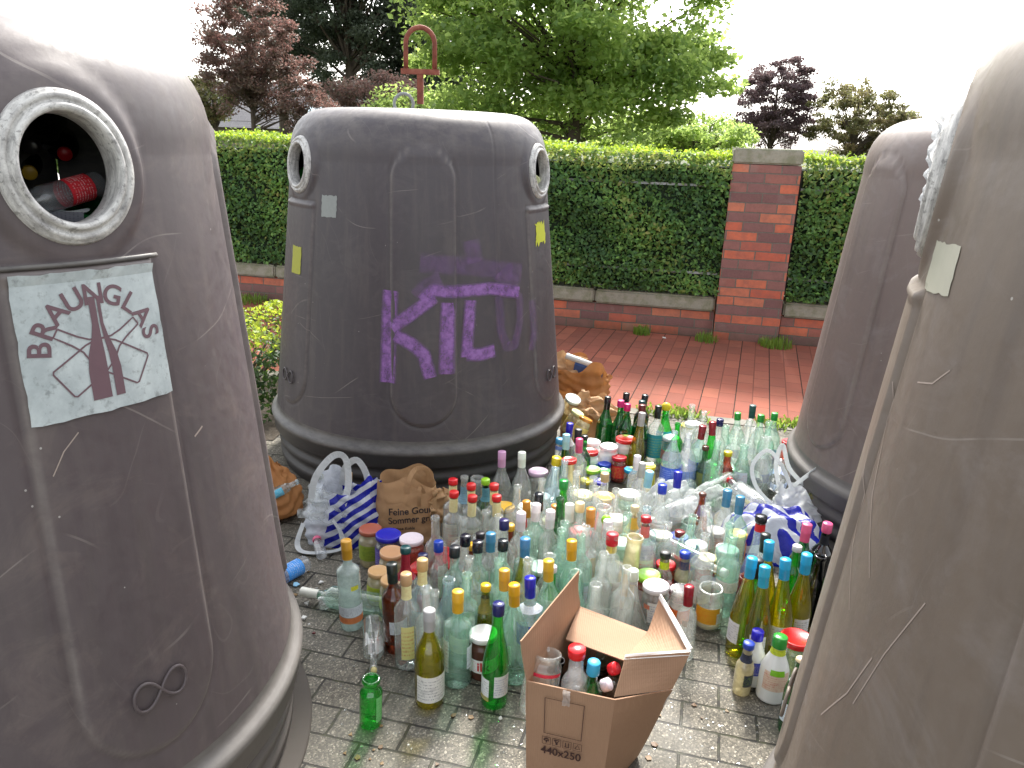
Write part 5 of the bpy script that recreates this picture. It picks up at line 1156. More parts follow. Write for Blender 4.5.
lying(640, 612, 655, 606, 'jar', 'clear', ('lid', 'red'), [], 'small red lidded jar lying between box flap and open glass', cat='jar', s=.8)
for px, py, qx, qy, kd, gl, cp, lb, z in [(705, 492, 728, 480, 'wine', 'clear', None, 'clear bottle lying aslant on the plastic wrap at the back', .11), (668, 545, 690, 556, 'half', 'clear', ('screw', 'white'), 'small clear bottle lying across jars behind the blue-capped sauce bottle', .15),
        (736, 478, 724, 462, 'spirit', 'aqua', ('screw', 'red'), 'greenish bottle toppled beside the red sauce bottle', .05), 
        (694, 505, 676, 512, 'water', 'plastic', ('screw', 'white'), 'plastic bottle dropped on the clear plastic bags', .15)]:
    lying(px, py, qx, qy, kd, gl, cp, [L(.05, .11, 170, (228, 228, 225), (190, 80, 70))], lb, z=z)
# small wine glass lying on its side
g0 = at(338, 600, .03); t = thing('wine_glass', 'small stemmed glass lying beside the frosted bottle', 'glass', tuple(g0), (R_(-8), R_(-97), R_(20)))
mb = MB(); mb.lathe([(.0005, .0), (.004, .002), (.018, .02), (.024, .04), (.022, .062)], 24); mb.F = [f for f in mb.F if len(f) == 4]; mb.obj('bowl', G['clear'], t, True)
mb = MB(); mb.tube([(0, 0, 0), (0, 0, -.055)], .003, 8); mb.obj('stem', G['clear'], t, True)
mb = MB(); mb.lathe([(.027, -.057), (.027, -.0555), (.0005, -.054)], 24); mb.obj('foot', G['clear'], t, True)
# ================================================================ carrier bags
def sack(name, mat, parent, W0, D0_, H, seed, nz=26, n=72, top=None, amp=.012, sag=.12, topw=.85, shear=(0, 0), sharp=4.0, zig=0.0, uvs=1):
    """crumpled bag wall: rounded-rectangle rings from floor to an open mouth; a bottom sheet closes it"""
    V = []; F = []
    for j in range(nz+1):
        t = j/nz; z = H*t
        k = 1+sag*math.sin(PI*min(1, t*1.25))-(1-topw)*t**1.5
        for i in range(n):
            a = 2*PI*i/n; c, s = math.cos(a), math.sin(a); q = (abs(c)**sharp+abs(s)**sharp)**(-1/sharp)
            ph = (math.sin(3*a+seed+4*t)*.6+math.sin(7*a-6*t+seed*2)*.4+math.sin(13*a+9*t+seed*3)*.25+math.sin(23*a-17*t+seed)*.12)
            cr = amp*ph*(.35+.9*t)+amp*.35*math.sin(31*t+5*math.sin(a*2+seed))
            x = (W0/2*k*q+cr)*c+shear[0]*t; y = (D0_/2*k*q+cr)*s+shear[1]*t
            zz = z+(zig*math.sin(2*a+seed)*t**4+zig*.5*math.sin(5*a+seed*1.7)*t**4 if zig else 0)
            V.append((x, y, max(.001, zz)))
    for j in range(nz):
        for i in range(n): F.append((j*n+i, j*n+(i+1) % n, (j+1)*n+(i+1) % n, (j+1)*n+i))
    F.append(tuple(range(n-1, -1, -1)))
    return obj(name, mesh(name, V, F, True), mat, parent)
def bag_mat(name, c1, c2, rough=.75, trans=.15):
    g = N(name); v = g.coord(); nz = g.noise(v, 18, 6, .65, .6); n2 = g.noise(v, 120, 3)
    col = g.mix(nz, c1, c2); vo = g.n('TexVoronoi', dict(feature='DISTANCE_TO_EDGE'), Scale=13.0); g.set(vo.inputs['Vector'], g.noise(v, 4, 3) if False else v)
    h = g.math('ADD', g.math('MULTIPLY', nz, .8), g.math('MINIMUM', g.math('MULTIPLY', vo.outputs[0], 4.0), .5))
    b = g.pbr(g.mix(g.math('MULTIPLY', n2, .15), col, c2), rough, g.bump(h, .3, .006)); tl = g.n('BsdfTranslucent'); g.set(tl.inputs[0], col)
    mx = g.n('MixShader', i0=trans); g.set(mx.inputs[1], b); g.set(mx.inputs[2], tl.outputs[0]); return g.done(mx.outputs[0])
M_kraft = bag_mat('kraft_paper', (.46, .26, .12), (.58, .36, .19)); M_kraft2 = bag_mat('orange_brown_paper', (.36, .14, .04), (.52, .24, .08))
def striped_mat():
    g = N('blue_white_striped_plastic'); v = g.coord(rot=(R_(20), R_(38), 0)); wv = g.n('TexWave', dict(wave_type='BANDS', bands_direction='Z'), Scale=8.5, Distortion=7.0, Detail=2.0, Detail_Scale=.5); g.set(wv.inputs['Vector'], v)
    v0 = g.coord(); nz = g.noise(v0, 22, 5, .6, .8); k = g.math('GREATER_THAN', wv.outputs[1], .46)
    sp = g.n('SeparateXYZ'); g.set(sp.inputs[0], v0); side = g.math('GREATER_THAN', g.math('ADD', sp.outputs[0], g.math('MULTIPLY', g.noise(v0, 5, 2), .1)), .015)
    col = g.mix(g.math('MULTIPLY', k, side), (.74, .78, .84), (.012, .02, .42))
    b = g.pbr(col, .25, g.bump(nz, .9, .012)); tl = g.n('BsdfTranslucent'); g.set(tl.inputs[0], col)
    m1 = g.n('MixShader', i0=.35); g.set(m1.inputs[1], b); g.set(m1.inputs[2], tl.outputs[0])
    return g.done(m1.outputs[0])
M_strip = striped_mat()
g = N('white_plastic'); v = g.coord(); nz = g.noise(v, 25, 5, .6, .8); b = g.pbr((.76, .79, .80), .28, g.bump(nz, .8, .01)); tl = g.n('BsdfTranslucent'); tl.inputs[0].default_value = (.8, .82, .82, 1)
mx = g.n('MixShader', i0=.4); g.set(mx.inputs[1], b); g.set(mx.inputs[2], tl.outputs[0]); M_white = g.done(mx.outputs[0])
M_thin = film_mat('thin_clear_plastic', (.82, .86, .84), .42)
def strip2():
    m_ = M_strip.copy()
    for nd in m_.node_tree.nodes:
        if nd.type == 'MAPPING' and abs(nd.inputs['Rotation'].default_value[1]) > .3: nd.inputs['Rotation'].default_value = (R_(-55), R_(6), 0)
        if nd.type == 'MATH' and nd.operation == 'GREATER_THAN' and abs(nd.inputs[1].default_value-.015) < 1e-4: nd.inputs[1].default_value = -.15
    return m_
M_strip2 = strip2()
def ribbon(name, pts, w_, mat, parent, up=(0, 0, 1), loc=None):
    V = []; F = []; U = Vector(up)
    # resample
    P = [Vector(p) for p in pts]; Q = []
    for i in range(len(P)-1):
        p0 = P[max(0, i-1)]; p1 = P[i]; p2 = P[i+1]; p3 = P[min(len(P)-1, i+2)]
        for k in range(6):
            t = k/6; Q.append(.5*((2*p1)+(-p0+p2)*t+(2*p0-5*p1+4*p2-p3)*t*t+(-p0+3*p1-3*p2+p3)*t**3))
    Q.append(P[-1])
    for i, p in enumerate(Q):
        t = (Q[min(i+1, len(Q)-1)]-Q[max(i-1, 0)]).normalized(); s = t.cross(U)
        s = s.normalized() if s.length > .1 else Vector((1, 0, 0)); nn = s.cross(t)
        for a_, b_ in ((-1, 0), (1, 0), (1, 1), (-1, 1)): V.append(tuple(p+s*a_*w_/2+nn*(.0012*b_)))
    for i in range(len(Q)-1):
        for k in range(4): F.append((i*4+k, i*4+(k+1) % 4, i*4+4+(k+1) % 4, i*4+4+k))
    return obj(name, mesh(name, V, F, False), mat, parent, loc)
# -- blue and white carrier bag, left
p = at(338, 548); x, y = p[0], p[1]+.09
bag = thing('carrier_bag', 'blue and white striped plastic carrier bag full of bottles, left of the lettered paper bag', 'carrier bag', (x, y, 0), (0, 0, R_(-8)))
sack('bag', M_strip, bag, .27, .19, .225, 2.3, amp=.014, sag=.10, topw=.8, shear=(.015, .03), zig=.035, sharp=3)
ribbon('handle', [(-.10, -.06, .16), (-.085, -.04, .26), (-.03, .0, .335), (.02, .0, .33), (.04, -.03, .24), (.03, -.07, .17)], .026, M_white, bag, (0, 1, 0))
ribbon('handle', [(-.02, .06, .19), (0, .05, .27), (.05, .04, .31), (.09, .03, .26), (.10, .02, .19)], .026, M_white, bag, (0, 1, 0))
ribbon('strap', [(-.12, -.09, .09), (-.13, -.13, .03), (-.10, -.16, .012), (-.03, -.155, .012), (.04, -.12, .02), (.03, -.10, .07), (.0, -.098, .12)], .02, M_white, bag, (0, 0, 1))
crumple('inner_film', M_thin, bag, None, (.17, .12), 4, 18, .016, (-.045, -.055, .15), (R_(60), R_(10), 0))
build('wine', 'clear', ('sleeve', 'tan'), [], 'clear bottle with tan neck standing inside the left striped bag', 'bottle', (x+.015, y+.03, .012), (.08, .05, 0), 'bottles inside the bags').scale = (.85,)*3
build('water', 'plastic', ('screw', 'silver'), [], 'plastic bottle leaning inside the left striped bag', 'bottle', (x-.06, y+.02, .012), (-.05, -.12, 0), 'bottles inside the bags').scale = (.8,)*3
build('short', 'plastic', ('screw', 'pink'), [], 'small bottle with pink cap lying by the strap of striped bag', 'bottle', tuple(at(322, 556, .024)), (R_(78), 0, R_(205)), 'bottles lying on their side').scale = (.75,)*3
# -- lettered paper bag
p = at(405, 546); x, y = p[0], p[1]+.085
pb = thing('paper_bag', 'brown paper carrier bag with dark lettering and twisted open top', 'paper bag', (x, y, 0), (0, 0, R_(6)))
PW, PD, PH = .25, .15, .235
sack('bag', M_kraft, pb, PW, PD, PH, 5.1, amp=.004, sag=.03, topw=.86, shear=(-.005, .03), sharp=5, zig=.022)
ribbon('handle', [(.0, -.045, .2), (.005, -.04, .25), (.03, -.02, .29), (.07, .0, .28), (.085, .02, .22)], .018, M_kraft, pb, (0, 1, 0))
ribbon('handle', [(.045, -.055, .15), (.045, -.065, .2), (.05, -.055, .235), (.065, -.045, .2)], .014, M_kraft, pb, (0, 1, 0))
crumple('folded_side', M_kraft, pb, None, (.11, .13), 8, 16, .012, (.125, -.02, .135), (R_(75), R_(15), R_(40)))
def front_text(txt, size, cx, cz, tilt):
    P, F = text_2d(txt, size); V = []
    c, s = math.cos(tilt), math.sin(tilt)
    dgm = [v.co for v in pb.children[0].data.vertices]
    for (a_, b_) in P:
        X = cx+a_*c-b_*s; Z = cz+a_*s+b_*c
        V.append((X, min((v.y for v in dgm if abs(v.x-X) < .014 and abs(v.z-Z) < .014 and v.y < .03), default=-.08)-.0035, Z))
    o = obj('lettering', mesh('lettering', V, F), plastic((52, 44, 46), .6), pb)
front_text('Feine Gour', .036, .012, .135, .04); front_text('Sommer grill', .034, .016, .102, .06); front_text('heisse Kohle', .016, -.012, .068, .02)
build('beer', 'green', ('ball', 'green'), [], 'green capped bottle inside the lettered paper bag', 'bottle', (x-.02, y+.01, .01), (0, .1, 0), 'bottles inside the bags').scale = (.88,)*3
# -- orange-brown paper bag behind the near left container
p = at(272, 524); x, y = p[0]-.03, p[1]+.1
ob = thing('paper_bag', 'orange-brown crumpled paper bag peeking out behind the near left container', 'paper bag', (x, y, 0), (0, R_(-12), R_(-25)))
sack('bag', M_kraft2, ob, .27, .17, .22, 9.4, amp=.013, sag=.14, topw=.55, sharp=3, zig=.03)
mbp = build('mini', 'blue', None, [L(.02, .06, 300, (90, 190, 220), (220, 235, 245))], 'small bottle with light blue label inside the orange-brown bag', 'bottle', tuple(at(269, 496, .12)+np.array([0, -.01, 0])), (R_(70), 0, R_(120)), 'bottles inside the bags')
# -- torn paper bags at the rear beside the middle container
p = at(592, 446); x, y = p[0], p[1]+.12
rb = thing('paper_bag', 'torn brown paper bag lying right behind the middle container skirt', 'paper bag', (x, y, 0), (R_(0), R_(0), R_(-20)))
sack('bag', M_kraft, rb, .30, .24, .17, 12.2, amp=.016, sag=.1, topw=.62, shear=(-.02, .06), sharp=3.5, zig=.03)
crumple('torn_flap', M_kraft, rb, None, (.24, .16), 21, 18, .018, (.03, -.02, .175), (R_(25), R_(14), 0))
p = at(578, 418); rb2 = thing('paper_bag', 'open orange-lined paper bag leaning at the rear with a blue sleeve inside', 'paper bag', (p[0], p[1]+.22, 0), (0, R_(6), R_(-10)))
sack('bag', M_kraft2, rb2, .34, .24, .24, 3.7, amp=.018, sag=.06, topw=.9, sharp=3.5, zig=.05)
crumple('torn_flap', M_kraft, rb2, None, (.2, .2), 31, 16, .015, (-.08, -.05, .22), (R_(50), 0, 0))
mb = MB(); roundbox(mb, (0, 0, 0), (.17, .05, .07), .006); o = mb.obj('blue_carton', plastic((70, 105, 165), .4, .3), None, loc=(p[0]+.06, p[1]+.17, .235), rot=(R_(10), R_(8), R_(-12))); tag(o, 'small blue carton lying in the open orange-lined paper bag', 'carton')
mb = MB(); mb.tube([(-.1, 0, 0), (.1, 0, 0)], .018, 12); o = mb.obj('white_tube', plastic((225, 225, 220), .4), None, True, loc=(p[0]+.02, p[1]+.17, .285), rot=(0, R_(14), R_(-18))); tag(o, 'white cardboard tube on top of the open orange-lined paper bag', 'tube')
for px, py, c, kd, lb in [(565, 404, 'white', 'bigjar', 'white lidded jar on the torn bags at the middle container'), (568, 414, 'cream', 'jar', 'yellowish jar spilling from the torn paper bag'), (577, 422, 'orange', 'jar', 'jar with orange lid spilling from the torn paper bag')]:
    q = at(px, py, .17); build(kd, 'mustard', ('lid', c), [L(.02, .07, 200, (225, 205, 120), (220, 90, 60))], lb, 'jar', (q[0], q[1], .08), (rng.uniform(-.5, .5), rng.uniform(.2, .6), 0), 'jars spilling from the torn bags')
# -- striped bag at the right, collapsed
p = at(790, 560); x, y = p[0], p[1]+.10
sb = thing('carrier_bag', 'slumped blue and white striped carrier bag before the rear right container', 'carrier bag', (x, y, 0), (0, 0, R_(-15)))
def slump(a_, b_, q): 
    r2 = (a_*2)**2+(b_*2)**2; return (q[0], q[1], .16*max(0, 1-r2**1.4)+q[2]*.7+.006*(1-r2) if r2 < 1.9 else .004)
def slump_bag(name, mat, parent, sx, sy, hz_, seed, loc):
    r = np.random.default_rng(seed); n = 34; V = []; F = []
    for i in range(n+1):
        for j in range(n+1):
            u, v_ = (i/n-.5)*2, (j/n-.5)*2; rr = max(abs(u), abs(v_)); ln = math.hypot(u, v_) or 1; u2, v2_ = u*rr/ln*(1 if True else 0), v_*rr/ln
            h = hz_*(max(0, 1-rr**2.6))**.6; w1 = math.sin(9*u2+4*v2_+seed)+math.sin(-5*u2+11*v2_+seed*2)+.6*math.sin(17*u2+8*v2_)+.5*math.sin(6*u2-21*v2_)
            V.append((u2*sx*(1+.03*w1), v2_*sy*(1+.03*w1), max(.003, h+.008*w1*(1-rr**4))))
    for i in range(n):
        for j in range(n): F.append((i*(n+1)+j, (i+1)*(n+1)+j, (i+1)*(n+1)+j+1, i*(n+1)+j+1))
    return obj(name, mesh(name, V, F, True), mat, parent, loc)
slump_bag('bag', M_strip2, sb, .21, .17, .15, 3, (-.03, 0, 0))
ribbon('handle', [(-.06, .06, .15), (-.12, .10, .2), (-.14, .14, .27), (-.09, .17, .33), (-.03, .16, .28), (.02, .1, .2)], .016, M_white, sb, (0, 1, 0))
p = at(800, 524); wb = thing('carrier_bag', 'white plastic carrier bag holding a tilted wine bottle by the rear right container', 'carrier bag', (p[0], p[1], 0), (0, 0, 0))
sack('bag', M_white, wb, .24, .17, .16, 6.6, amp=.018, sag=.08, topw=.85, sharp=2.6, zig=.04)
ribbon('handle', [(-.09, -.02, .15), (-.03, -.03, .22), (.05, -.02, .28), (.10, .0, .27), (.11, .02, .16)], .018, M_white, wb, (0, 1, 0))
ribbon('handle', [(-.10, .02, .15), (-.13, .02, .26), (-.11, .03, .34), (-.07, .03, .24), (.0, .02, .17)], .018, M_white, wb, (0, 1, 0))
build('half', 'olive', ('sleeve', 'crimson'), [], 'tilted olive bottle with crimson neck in the white carrier bag', 'bottle', (p[0]+.03, p[1]+.0, .08), (R_(-8), R_(22), 0), 'bottles inside the bags')
# -- thin white plastic bags and wrapping on the pile
for px, py, sx, sy, h, mt, lb, sd in [(682, 520, .14, .11, .14, M_thin, 'thin see-through plastic bag slumped over the middle of the pile', 5), (712, 503, .14, .10, .14, M_thin, 'crumpled clear plastic bag with greenish glass showing at its back', 8), (672, 494, .12, .08, .10, M_white, 'white plastic bag with faint red print lying at the back of the pile', 11)]:
    q = at(px, py, h*.5); o = thing('plastic_bag', lb, 'plastic bag', (q[0], q[1], .002), group='thin plastic bags on the pile'); slump_bag('film', mt, o, sx, sy, h, sd, (0, 0, 0))
# -- film hanging from the near right container's porthole
an = R_(151); rr0 = (brad(RING_Z)+.02)*.9532
cpos = Vector((1.148-.009+rr0*math.cos(an), .9046+.017+rr0*math.sin(an), RING_Z*1.0731))
o = crumple('plastic_film', M_film, None, None, (.10, .06), 14, 26, .007, tuple(cpos+Vector((.03, .04, -.0))), (0, 0, an+R_(90)), fn=lambda a_, b_, q: (q[0]*(1-.5*(b_+.5)), q[2]*.8-.012, -(b_+.5)*.12+.012*math.sin(a_*8)+.07))
tag(o, 'torn white plastic film hanging from the porthole of nearest right container', 'plastic film')
# -- bottles seen inside the portholes
def inside(px, py, depth, kind, gl, cap, labs, label, rot, s=.8):
    d = _f+_r*(px-512)/FPX-_u*(py-384)/FPX; P_ = np.array([0, 0, CAMH])+d*depth
    t = build(kind, gl, cap, labs, label, 'bottle', P_, rot, 'bottles seen through the portholes'); t.scale = (s, s, s)
def insidev(px, py, depth, qx, qy, depth2, kind, gl, cap, labs, label, s=.8, turn=0):
    A = np.array([0, 0, CAMH])+(_f+_r*(px-512)/FPX-_u*(py-384)/FPX)*depth; B = np.array([0, 0, CAMH])+(_f+_r*(qx-512)/FPX-_u*(qy-384)/FPX)*depth2
    t = build(kind, gl, cap, labs, label, 'bottle', A, (0, 0, 0), 'bottles seen through the portholes'); q = Vector(B-A).to_track_quat('Z', 'Y'); t.rotation_euler = (q.to_matrix() @ Matrix.Rotation(R_(turn), 3, 'Z')).to_euler(); t.scale = (s, s, s)
insidev(98, 184, 1.40, 42, 200, 1.31, 'half', 'plastic', ('screw', 'red'), [L(.03, .09, 358, (215, 30, 45), (240, 235, 235))], 'red and white labelled bottle lying in the near left porthole')
insidev(60, 135, 1.68, 68, 166, 1.40, 'wine', 'black', ('screw', 'red'), [], 'dark bottle with red cap pointing out of the near left porthole')
insidev(20, 150, 1.62, 35, 186, 1.36, 'wine', 'black', ('screw', 'dgold'), [L(.05, .12, 200, (60, 70, 90), (160, 170, 190))], 'dark bottle with gold cap inside the near left porthole')
insidev(50, 120, 1.6, 25, 155, 1.36, 'burg', 'black', ('tall', 'black'), [], 'black bottle at the back of the near left porthole')
insidev(20, 212, 1.36, 90, 214, 1.42, 'burg', 'dgreen', None, [L(.05, .12, 200, (150, 150, 160))], 'dark green bottle at the lower lip of the near left porthole')
insidev(313, 172, 3.50, 304, 176, 3.35, 'jar', 'plastic', ('lid', 'green'), [], 'jar with green lid in the left porthole of the middle container', s=1)
insidev(528, 180, 3.50, 534, 183, 3.37, 'jar', 'milk', ('lid', 'cream'), [], 'pale jar in the right porthole of the middle container', s=1)
for bx, by, sx, lb in ((-1.282, 1.512, 1.04, 'near left container'), (-.469, 3.805, 1.0, 'middle container')): pass
# ================================================================ cardboard box
g = N('cardboard'); v = g.coord(); nz = g.noise(v, 8, 5, .6); n2 = g.noise(v, 120, 3); wv = g.n('TexWave', Scale=60.0, Distortion=.6); g.set(wv.inputs['Vector'], v)
col = g.mix(nz, (.32, .18, .108), (.40, .24, .145)); col = g.mix(g.math('MULTIPLY', n2, .2), col, (.46, .30, .2))
M_card = g.done(g.pbr(col, .8, g.bump(g.math('ADD', g.math('MULTIPLY', wv.outputs[1], .15), nz), .25, .006)))
M_cardw = plastic((225, 222, 218), .6, .3); M_ink = plastic((62, 32, 28), .7, .4)
def slab(name, P, mat, parent, th=.0035, n=8, warp=.002, seed=1, curve=0):
    """quad panel P (4 corners) with thickness, gently warped"""
    P = [Vector(p) for p in P]; nn = (P[1]-P[0]).cross(P[3]-P[0]).normalized(); V = []; F = []
    def pt(u, v_): 
        q = (P[0]*(1-u)+P[1]*u)*(1-v_)+(P[3]*(1-u)+P[2]*u)*v_
        return q+nn*(warp*(math.sin(u*5+seed)*math.sin(v_*4+seed*2))*min(1, 6*min(v_, 1-v_, 1)+.0)+curve*math.sin(PI*v_)*math.sin(PI*u))
    for side in (0, 1):
        for i in range(n+1):
            for j in range(n+1): V.append(pt(i/n, j/n)+nn*th*side)
    S_ = (n+1)**2; idx = lambda s, i, j: s*S_+i*(n+1)+j
    for i in range(n):
        for j in range(n):
            F.append((idx(0, i, j), idx(0, i, j+1), idx(0, i+1, j+1), idx(0, i+1, j))); F.append((idx(1, i, j), idx(1, i+1, j), idx(1, i+1, j+1), idx(1, i, j+1)))
    for i in range(n):
        F += [(idx(0, i, 0), idx(0, i+1, 0), idx(1, i+1, 0), idx(1, i, 0)), (idx(0, i, n), idx(1, i, n), idx(1, i+1, n), idx(0, i+1, n)), (idx(0, 0, i), idx(1, 0, i), idx(1, 0, i+1), idx(0, 0, i+1)), (idx(0, n, i), idx(0, n, i+1), idx(1, n, i+1), idx(1, n, i))]
    return obj(name, mesh(name, V, F), mat, parent)
bx = thing('cardboard_box', 'open brown cardboard box with raised flaps holding bottles in the foreground', 'cardboard box', (.2, 1.6, 0))
def loc_(p): return (p[0]-.2, p[1]-1.6, p[2])
def Bp(x, y, z): return loc_(at(x, y, z))
ZR = .30
A_ = Bp(526, 681, ZR); B_ = Bp(615, 700, ZR); C_ = Bp(648, 632, ZR); D_ = Bp(579, 606, ZR); P5 = Bp(673, 690, ZR-.005)
def dn(p, k=.0): return (p[0]*(1-k), p[1]*(1-k), .003)
Ab, Bb = (A_[0]+.012, A_[1]+.008, .003), (B_[0]-.012, B_[1]+.012, .003)
rb_ = at(638, 757, 0); R2 = loc_(rb_); R2 = (R2[0], R2[1], .003); Db = (D_[0]+.0, D_[1]-.01, .003); Cb = (C_[0]-.02, C_[1]-.01, .003)
slab('front_panel', [A_, B_, Bb, Ab], M_card, bx, seed=1)
slab('left_panel', [D_, A_, Ab, Db], M_card, bx, seed=2)
slab('back_panel', [C_, D_, Db, Cb], M_card, bx, seed=3)
slab('right_panel', [B_, P5, R2, Bb], M_card, bx, seed=4, warp=.004)
slab('right_rear_panel', [P5, C_, Cb, R2], M_cardw, bx, seed=5)
slab('bottom_panel', [(Ab[0], Ab[1], .001), (Bb[0], Bb[1], .001), (Cb[0], Cb[1], .001), (Db[0], Db[1], .001)], M_card, bx, warp=0, n=2)
# flaps
def px3(x, y, dist):    # point at horizontal distance along the pixel ray
    d = _f+_r*(x-512)/FPX-_u*(y-384)/FPX; return loc_(np.array([0, 0, CAMH])+d*dist/math.hypot(d[0], d[1]))
slab('left_flap', [A_, D_, px3(578, 571, 1.80), px3(520, 641, 1.50)], M_card, bx, seed=6, warp=.004)
slab('back_flap', [D_, C_, px3(626, 661, 1.60), px3(566, 639, 1.68)], M_card, bx, seed=7)
slab('right_flap_inner', [px3(626, 657, 1.55), C_, px3(660, 596, 1.76), px3(690, 651, 1.58)], M_card, bx, seed=8, curve=.006)
slab('right_flap_outer', [px3(614, 697, 1.455), px3(672, 689, 1.52), px3(690, 652, 1.56), px3(625, 657, 1.52)], M_card, bx, seed=9, curve=-.004)
slab('torn_white_edge', [px3(624, 660, 1.515), px3(689, 656, 1.555), px3(691, 650, 1.575), px3(625, 655, 1.525)], M_cardw, bx, th=.004, seed=3)
slab('torn_white_edge', [px3(658.5, 598, 1.755), px3(660, 594, 1.757), px3(691, 648, 1.573), px3(688, 651, 1.567)], M_cardw, bx, th=.004, seed=3)
# printing on the front panel
Af, Bf = Vector(A_), Vector(B_); Abf, Bbf = Vector(Ab), Vector(Bb); nf = (Bf-Af).cross(Abf-Af).normalized()
if nf.y > 0: nf = -nf
def FP(u, v_): # u along the panel 0..1, v down 0..1
    return tuple((Af*(1-u)+Bf*u)*(1-v_)+(Abf*(1-u)+Bbf*u)*v_+nf*.0062)
Wp = (Bf-Af).length; Hp = (Abf-Af).length
def panel_line(pts, w_, closed=False):
    P, F, UV = stroke2d(pts, w_, closed); return [FP(p[0]/Wp, p[1]/Hp) for p in P], F
def ink(name, P, F): return obj(name, mesh(name, P, F), M_ink, bx)
MBk = MB()
x0, x1, y0, y1 = .23*Wp, .68*Wp, .03, .132
V_, F_ = panel_line([(x0, y0), (x1, y0), (x1, y1), (x0, y1)], .0022, True); ink('printed_square', V_, F_)
mk = MB(); sz = .021; gx = .0265; yy = .143
for k in range(4):
    cx = x0-.004+k*gx+sz/2; cyy = yy+sz/2
    V_, F_ = panel_line([(cx-sz/2, cyy-sz/2), (cx+sz/2, cyy-sz/2), (cx+sz/2, cyy+sz/2), (cx-sz/2, cyy+sz/2)], .0016, True); mk.add(V_, F_)
    s = sz*.3
    if k == 0: sh = [[(cx-s, cyy), (cx-s*.6, cyy-s*.8), (cx, cyy-s), (cx+s*.6, cyy-s*.8), (cx+s, cyy), (cx-s, cyy)], [(cx, cyy), (cx, cyy+s)]]
    elif k == 1: sh = [[(cx-s, cyy-s), (cx+s, cyy-s), (cx+s*.2, cyy+.1*s), (cx+s*.2, cyy+s), (cx-s*.2, cyy+s), (cx-s*.2, cyy+.1*s), (cx-s, cyy-s)]]
    elif k == 2: sh = [[(cx-s*.6, cyy+s), (cx-s*.6, cyy-s)], [(cx+s*.6, cyy+s), (cx+s*.6, cyy-s)], [(cx-s, cyy+s), (cx+s, cyy+s)]]
    else: sh = [[(cx-s, cyy+s*.8), (cx, cyy-s), (cx+s, cyy+s*.8), (cx-s, cyy+s*.8)]]
    for q in sh: V_, F_ = panel_line(q, .0032 if k < 2 else .0022); mk.add(V_, F_)
ink('handling_symbols', mk.V, mk.F)
P, F = text_2d('440x250', .030); ink('printed_size', [FP((p[0]+x0+.045)/Wp, (-p[1]+.184)/Hp) for p in P], F)
# tape
P, F, UV = gridface(.017, .045, 4, 8, .0015, 4); tp = [FP((p[0]+.47*Wp)/Wp, (-p[1]+.018)/Hp) for p in P]; V_ = [(q[0], q[1]-.0015, q[2]) for q in tp]
obj('adhesive_tape', mesh('adhesive_tape', V_, F, True), film_mat('adhesive_tape', (.8, .74, .7), .55, .2), bx)
# contents
def inbox(px, py, h, kind, gl, cap, labs, label, cat='bottle', rot=(0, 0, 0), s=1, fill=None):
    q = at(px, py, h); e = Matrix.Identity(3)
    eu = Euler(rot); tipv = eu.to_matrix() @ Vector((0, 0, K[kind][1]*s)); b = Vector(q)-tipv
    t = build(kind, gl, cap, labs, label, cat, tuple(b), rot, 'contents of the cardboard box', fill=fill); t.scale = (s,)*3
inbox(546, 652, .325, 'bigjar', 'clear', None, [L(.105, .113, 120, (215, 40, 70))], 'large open jar in the front left corner of the box', 'jar', (-.22, .12, 0))
inbox(577, 649, .36, 'sauce', 'plastic', ('screw', 'red'), [L(.03, .095, 100, (165, 180, 225), (220, 225, 240))], 'clear red-capped bottle with bluish label inside the box', rot=(.05, -.02, 0), s=1.15)
inbox(594, 663, .33, 'half', 'dgreen', ('tall', 'cyan'), [], 'bottle with turquoise cap standing inside the box', rot=(.1, .02, 0))
inbox(616, 668, .285, 'half', 'black', ('screw', 'red'), [], 'dark bottle with red cap lying inside the box right of turquoise cap', rot=(.5, .7, 0))
inbox(609, 684, .27, 'half', 'clear', ('screw', 'white'), [], 'clear bottle with white cap slanting inside the box', rot=(.3, .9, 0))
inbox(560, 660, .27, 'wine', 'black', None, [], 'dark open bottle behind the large jar in the box', rot=(.2, .1, 0), s=.85)
inbox(600, 655, .24, 'spirit', 'aqua', None, [], 'greenish bottle at the bottom rear of the box', rot=(.5, -.6, 0), s=.8)
inbox(585, 672, .235, 'burg', 'clear', None, [], 'clear bottle at the bottom front of the box', rot=(.2, -.9, 0), s=.7)
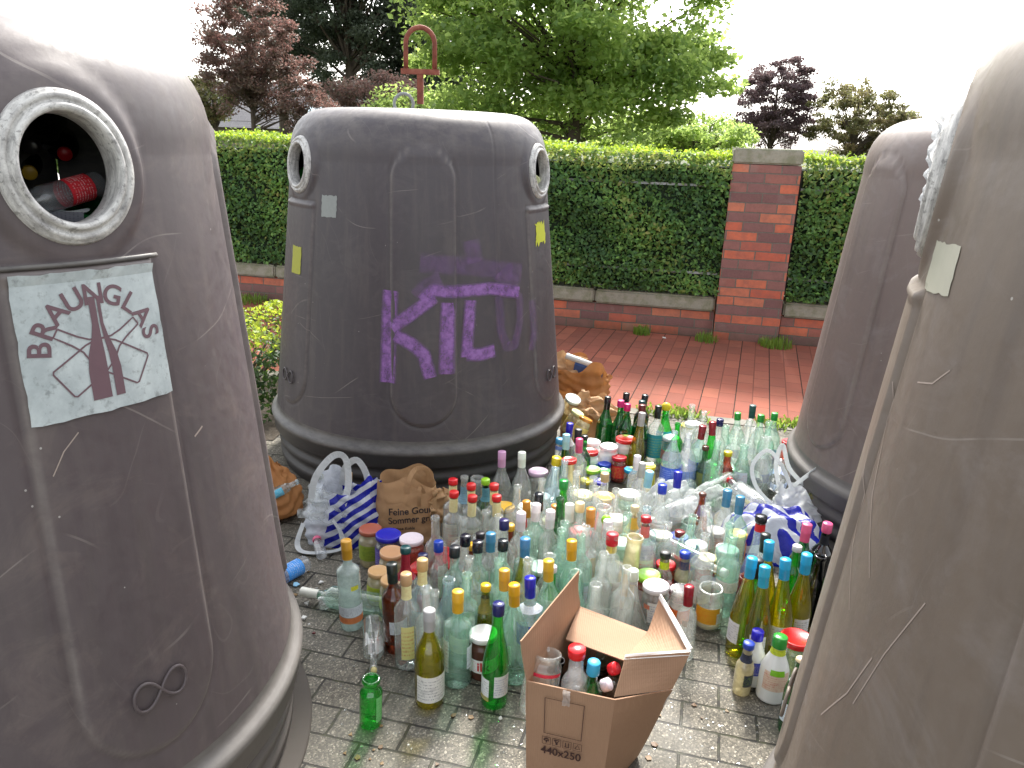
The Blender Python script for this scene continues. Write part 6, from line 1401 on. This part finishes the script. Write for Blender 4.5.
# ================================================================ litter
M_pap = plastic((220, 220, 215), .7)
r = random.Random(21)
for i, (px, py, lb) in enumerate([(321, 583, 'white paper scrap beside the lying white neck'), (307, 604, 'white shard on the paving nearest the left container rim'), (304, 618, 'triangular white scrap at the rim of the near left container'), (312, 596, 'small pale flake between scraps by the left container'), (296, 585, 'light blue scrap under the blue-labelled plastic bottle'), (314, 634, 'tiny dark red flake beside the near left container base'), (500, 719, 'small pale spot of dirt before the box'), (352, 326, 'crumpled tissue at the wall foot')]):
    if i == 7: px, py = 664, 338
    q = at(px, py, .003); n = r.choice([3, 4, 5]); s = .012 if i < 5 else .006 if i < 7 else .02
    pts = [(s*r.uniform(.6, 1.2)*math.cos(2*PI*k/n+i), s*r.uniform(.6, 1.2)*math.sin(2*PI*k/n+i)) for k in range(n)]
    m2 = MB(); m2.add([(x, y, .001) for x, y in pts]+[(x, y, .003+r.uniform(0, .004)) for x, y in pts], [tuple(range(n-1, -1, -1)), tuple(range(n, 2*n))]+[(k, (k+1) % n, n+(k+1) % n, n+k) for k in range(n)])
    o = m2.obj('paper_scrap', plastic((90, 30, 30), .6) if i == 5 else plastic((150, 205, 235), .5) if i == 4 else M_pap, None, loc=tuple(q)); tag(o, lb, 'litter', 'scraps of litter on the ground')

# loose shards and dry leaves on the paving
def scatter(name, label, n, seed, smin, smax, mat, cat, region, flat=.3):
    r = random.Random(seed); V = []; F = []; rn = []
    for i in range(n):
        px, py = r.uniform(*region[0]), r.uniform(*region[1]); q = at(px, py, .0)
        if any(math.hypot(q[0]-cx, q[1]-cy_) < .8 for cx, cy_ in ((-.452, 3.656), (1.924, 3.0), (-1.2143, 1.5388), (1.148, .905))): continue
        s = r.uniform(smin, smax); k = r.choice([3, 4, 5]); b = len(V); a0 = r.uniform(0, 6); tl = r.uniform(-flat, flat)
        for z0 in (.0, .0012):
            for j in range(k):
                an = a0+2*PI*j/k; rr = s*r.uniform(.5, 1) if z0 == 0 else None
                if z0 == 0: V.append((q[0]+rr*math.cos(an), q[1]+rr*math.sin(an), .0012+abs(math.sin(an)*tl)*s)); rn.append(r.random())
        V += [(v_[0], v_[1], v_[2]+.0012) for v_ in V[b:b+k]]; rn += [r.random()]*k
        F += [tuple(range(b+k-1, b-1, -1)), tuple(range(b+k, b+2*k))]+[(b+j, b+(j+1) % k, b+k+(j+1) % k, b+k+j) for j in range(k)]
    me = mesh(name, V, F); at_ = me.attributes.new('rnd', 'FLOAT', 'POINT'); at_.data.foreach_set('value', rn); tag(obj(name, me, mat), label, cat, kind='stuff')
scatter('glass_shards', 'tiny clear glass shards and crumbs strewn over the grey pavers', 420, 3, .0015, .0055, G['clear'], 'shards', ((285, 790), (500, 767)))
scatter('dry_leaf_litter', 'small dry brown leaf bits lying on the pavers and red path', 150, 8, .004, .013, leaf_mat('dry_leaf', [(.12, .06, .025), (.22, .12, .04), (.3, .2, .07)], .2, 6), 'leaf litter', ((240, 830), (330, 767)))
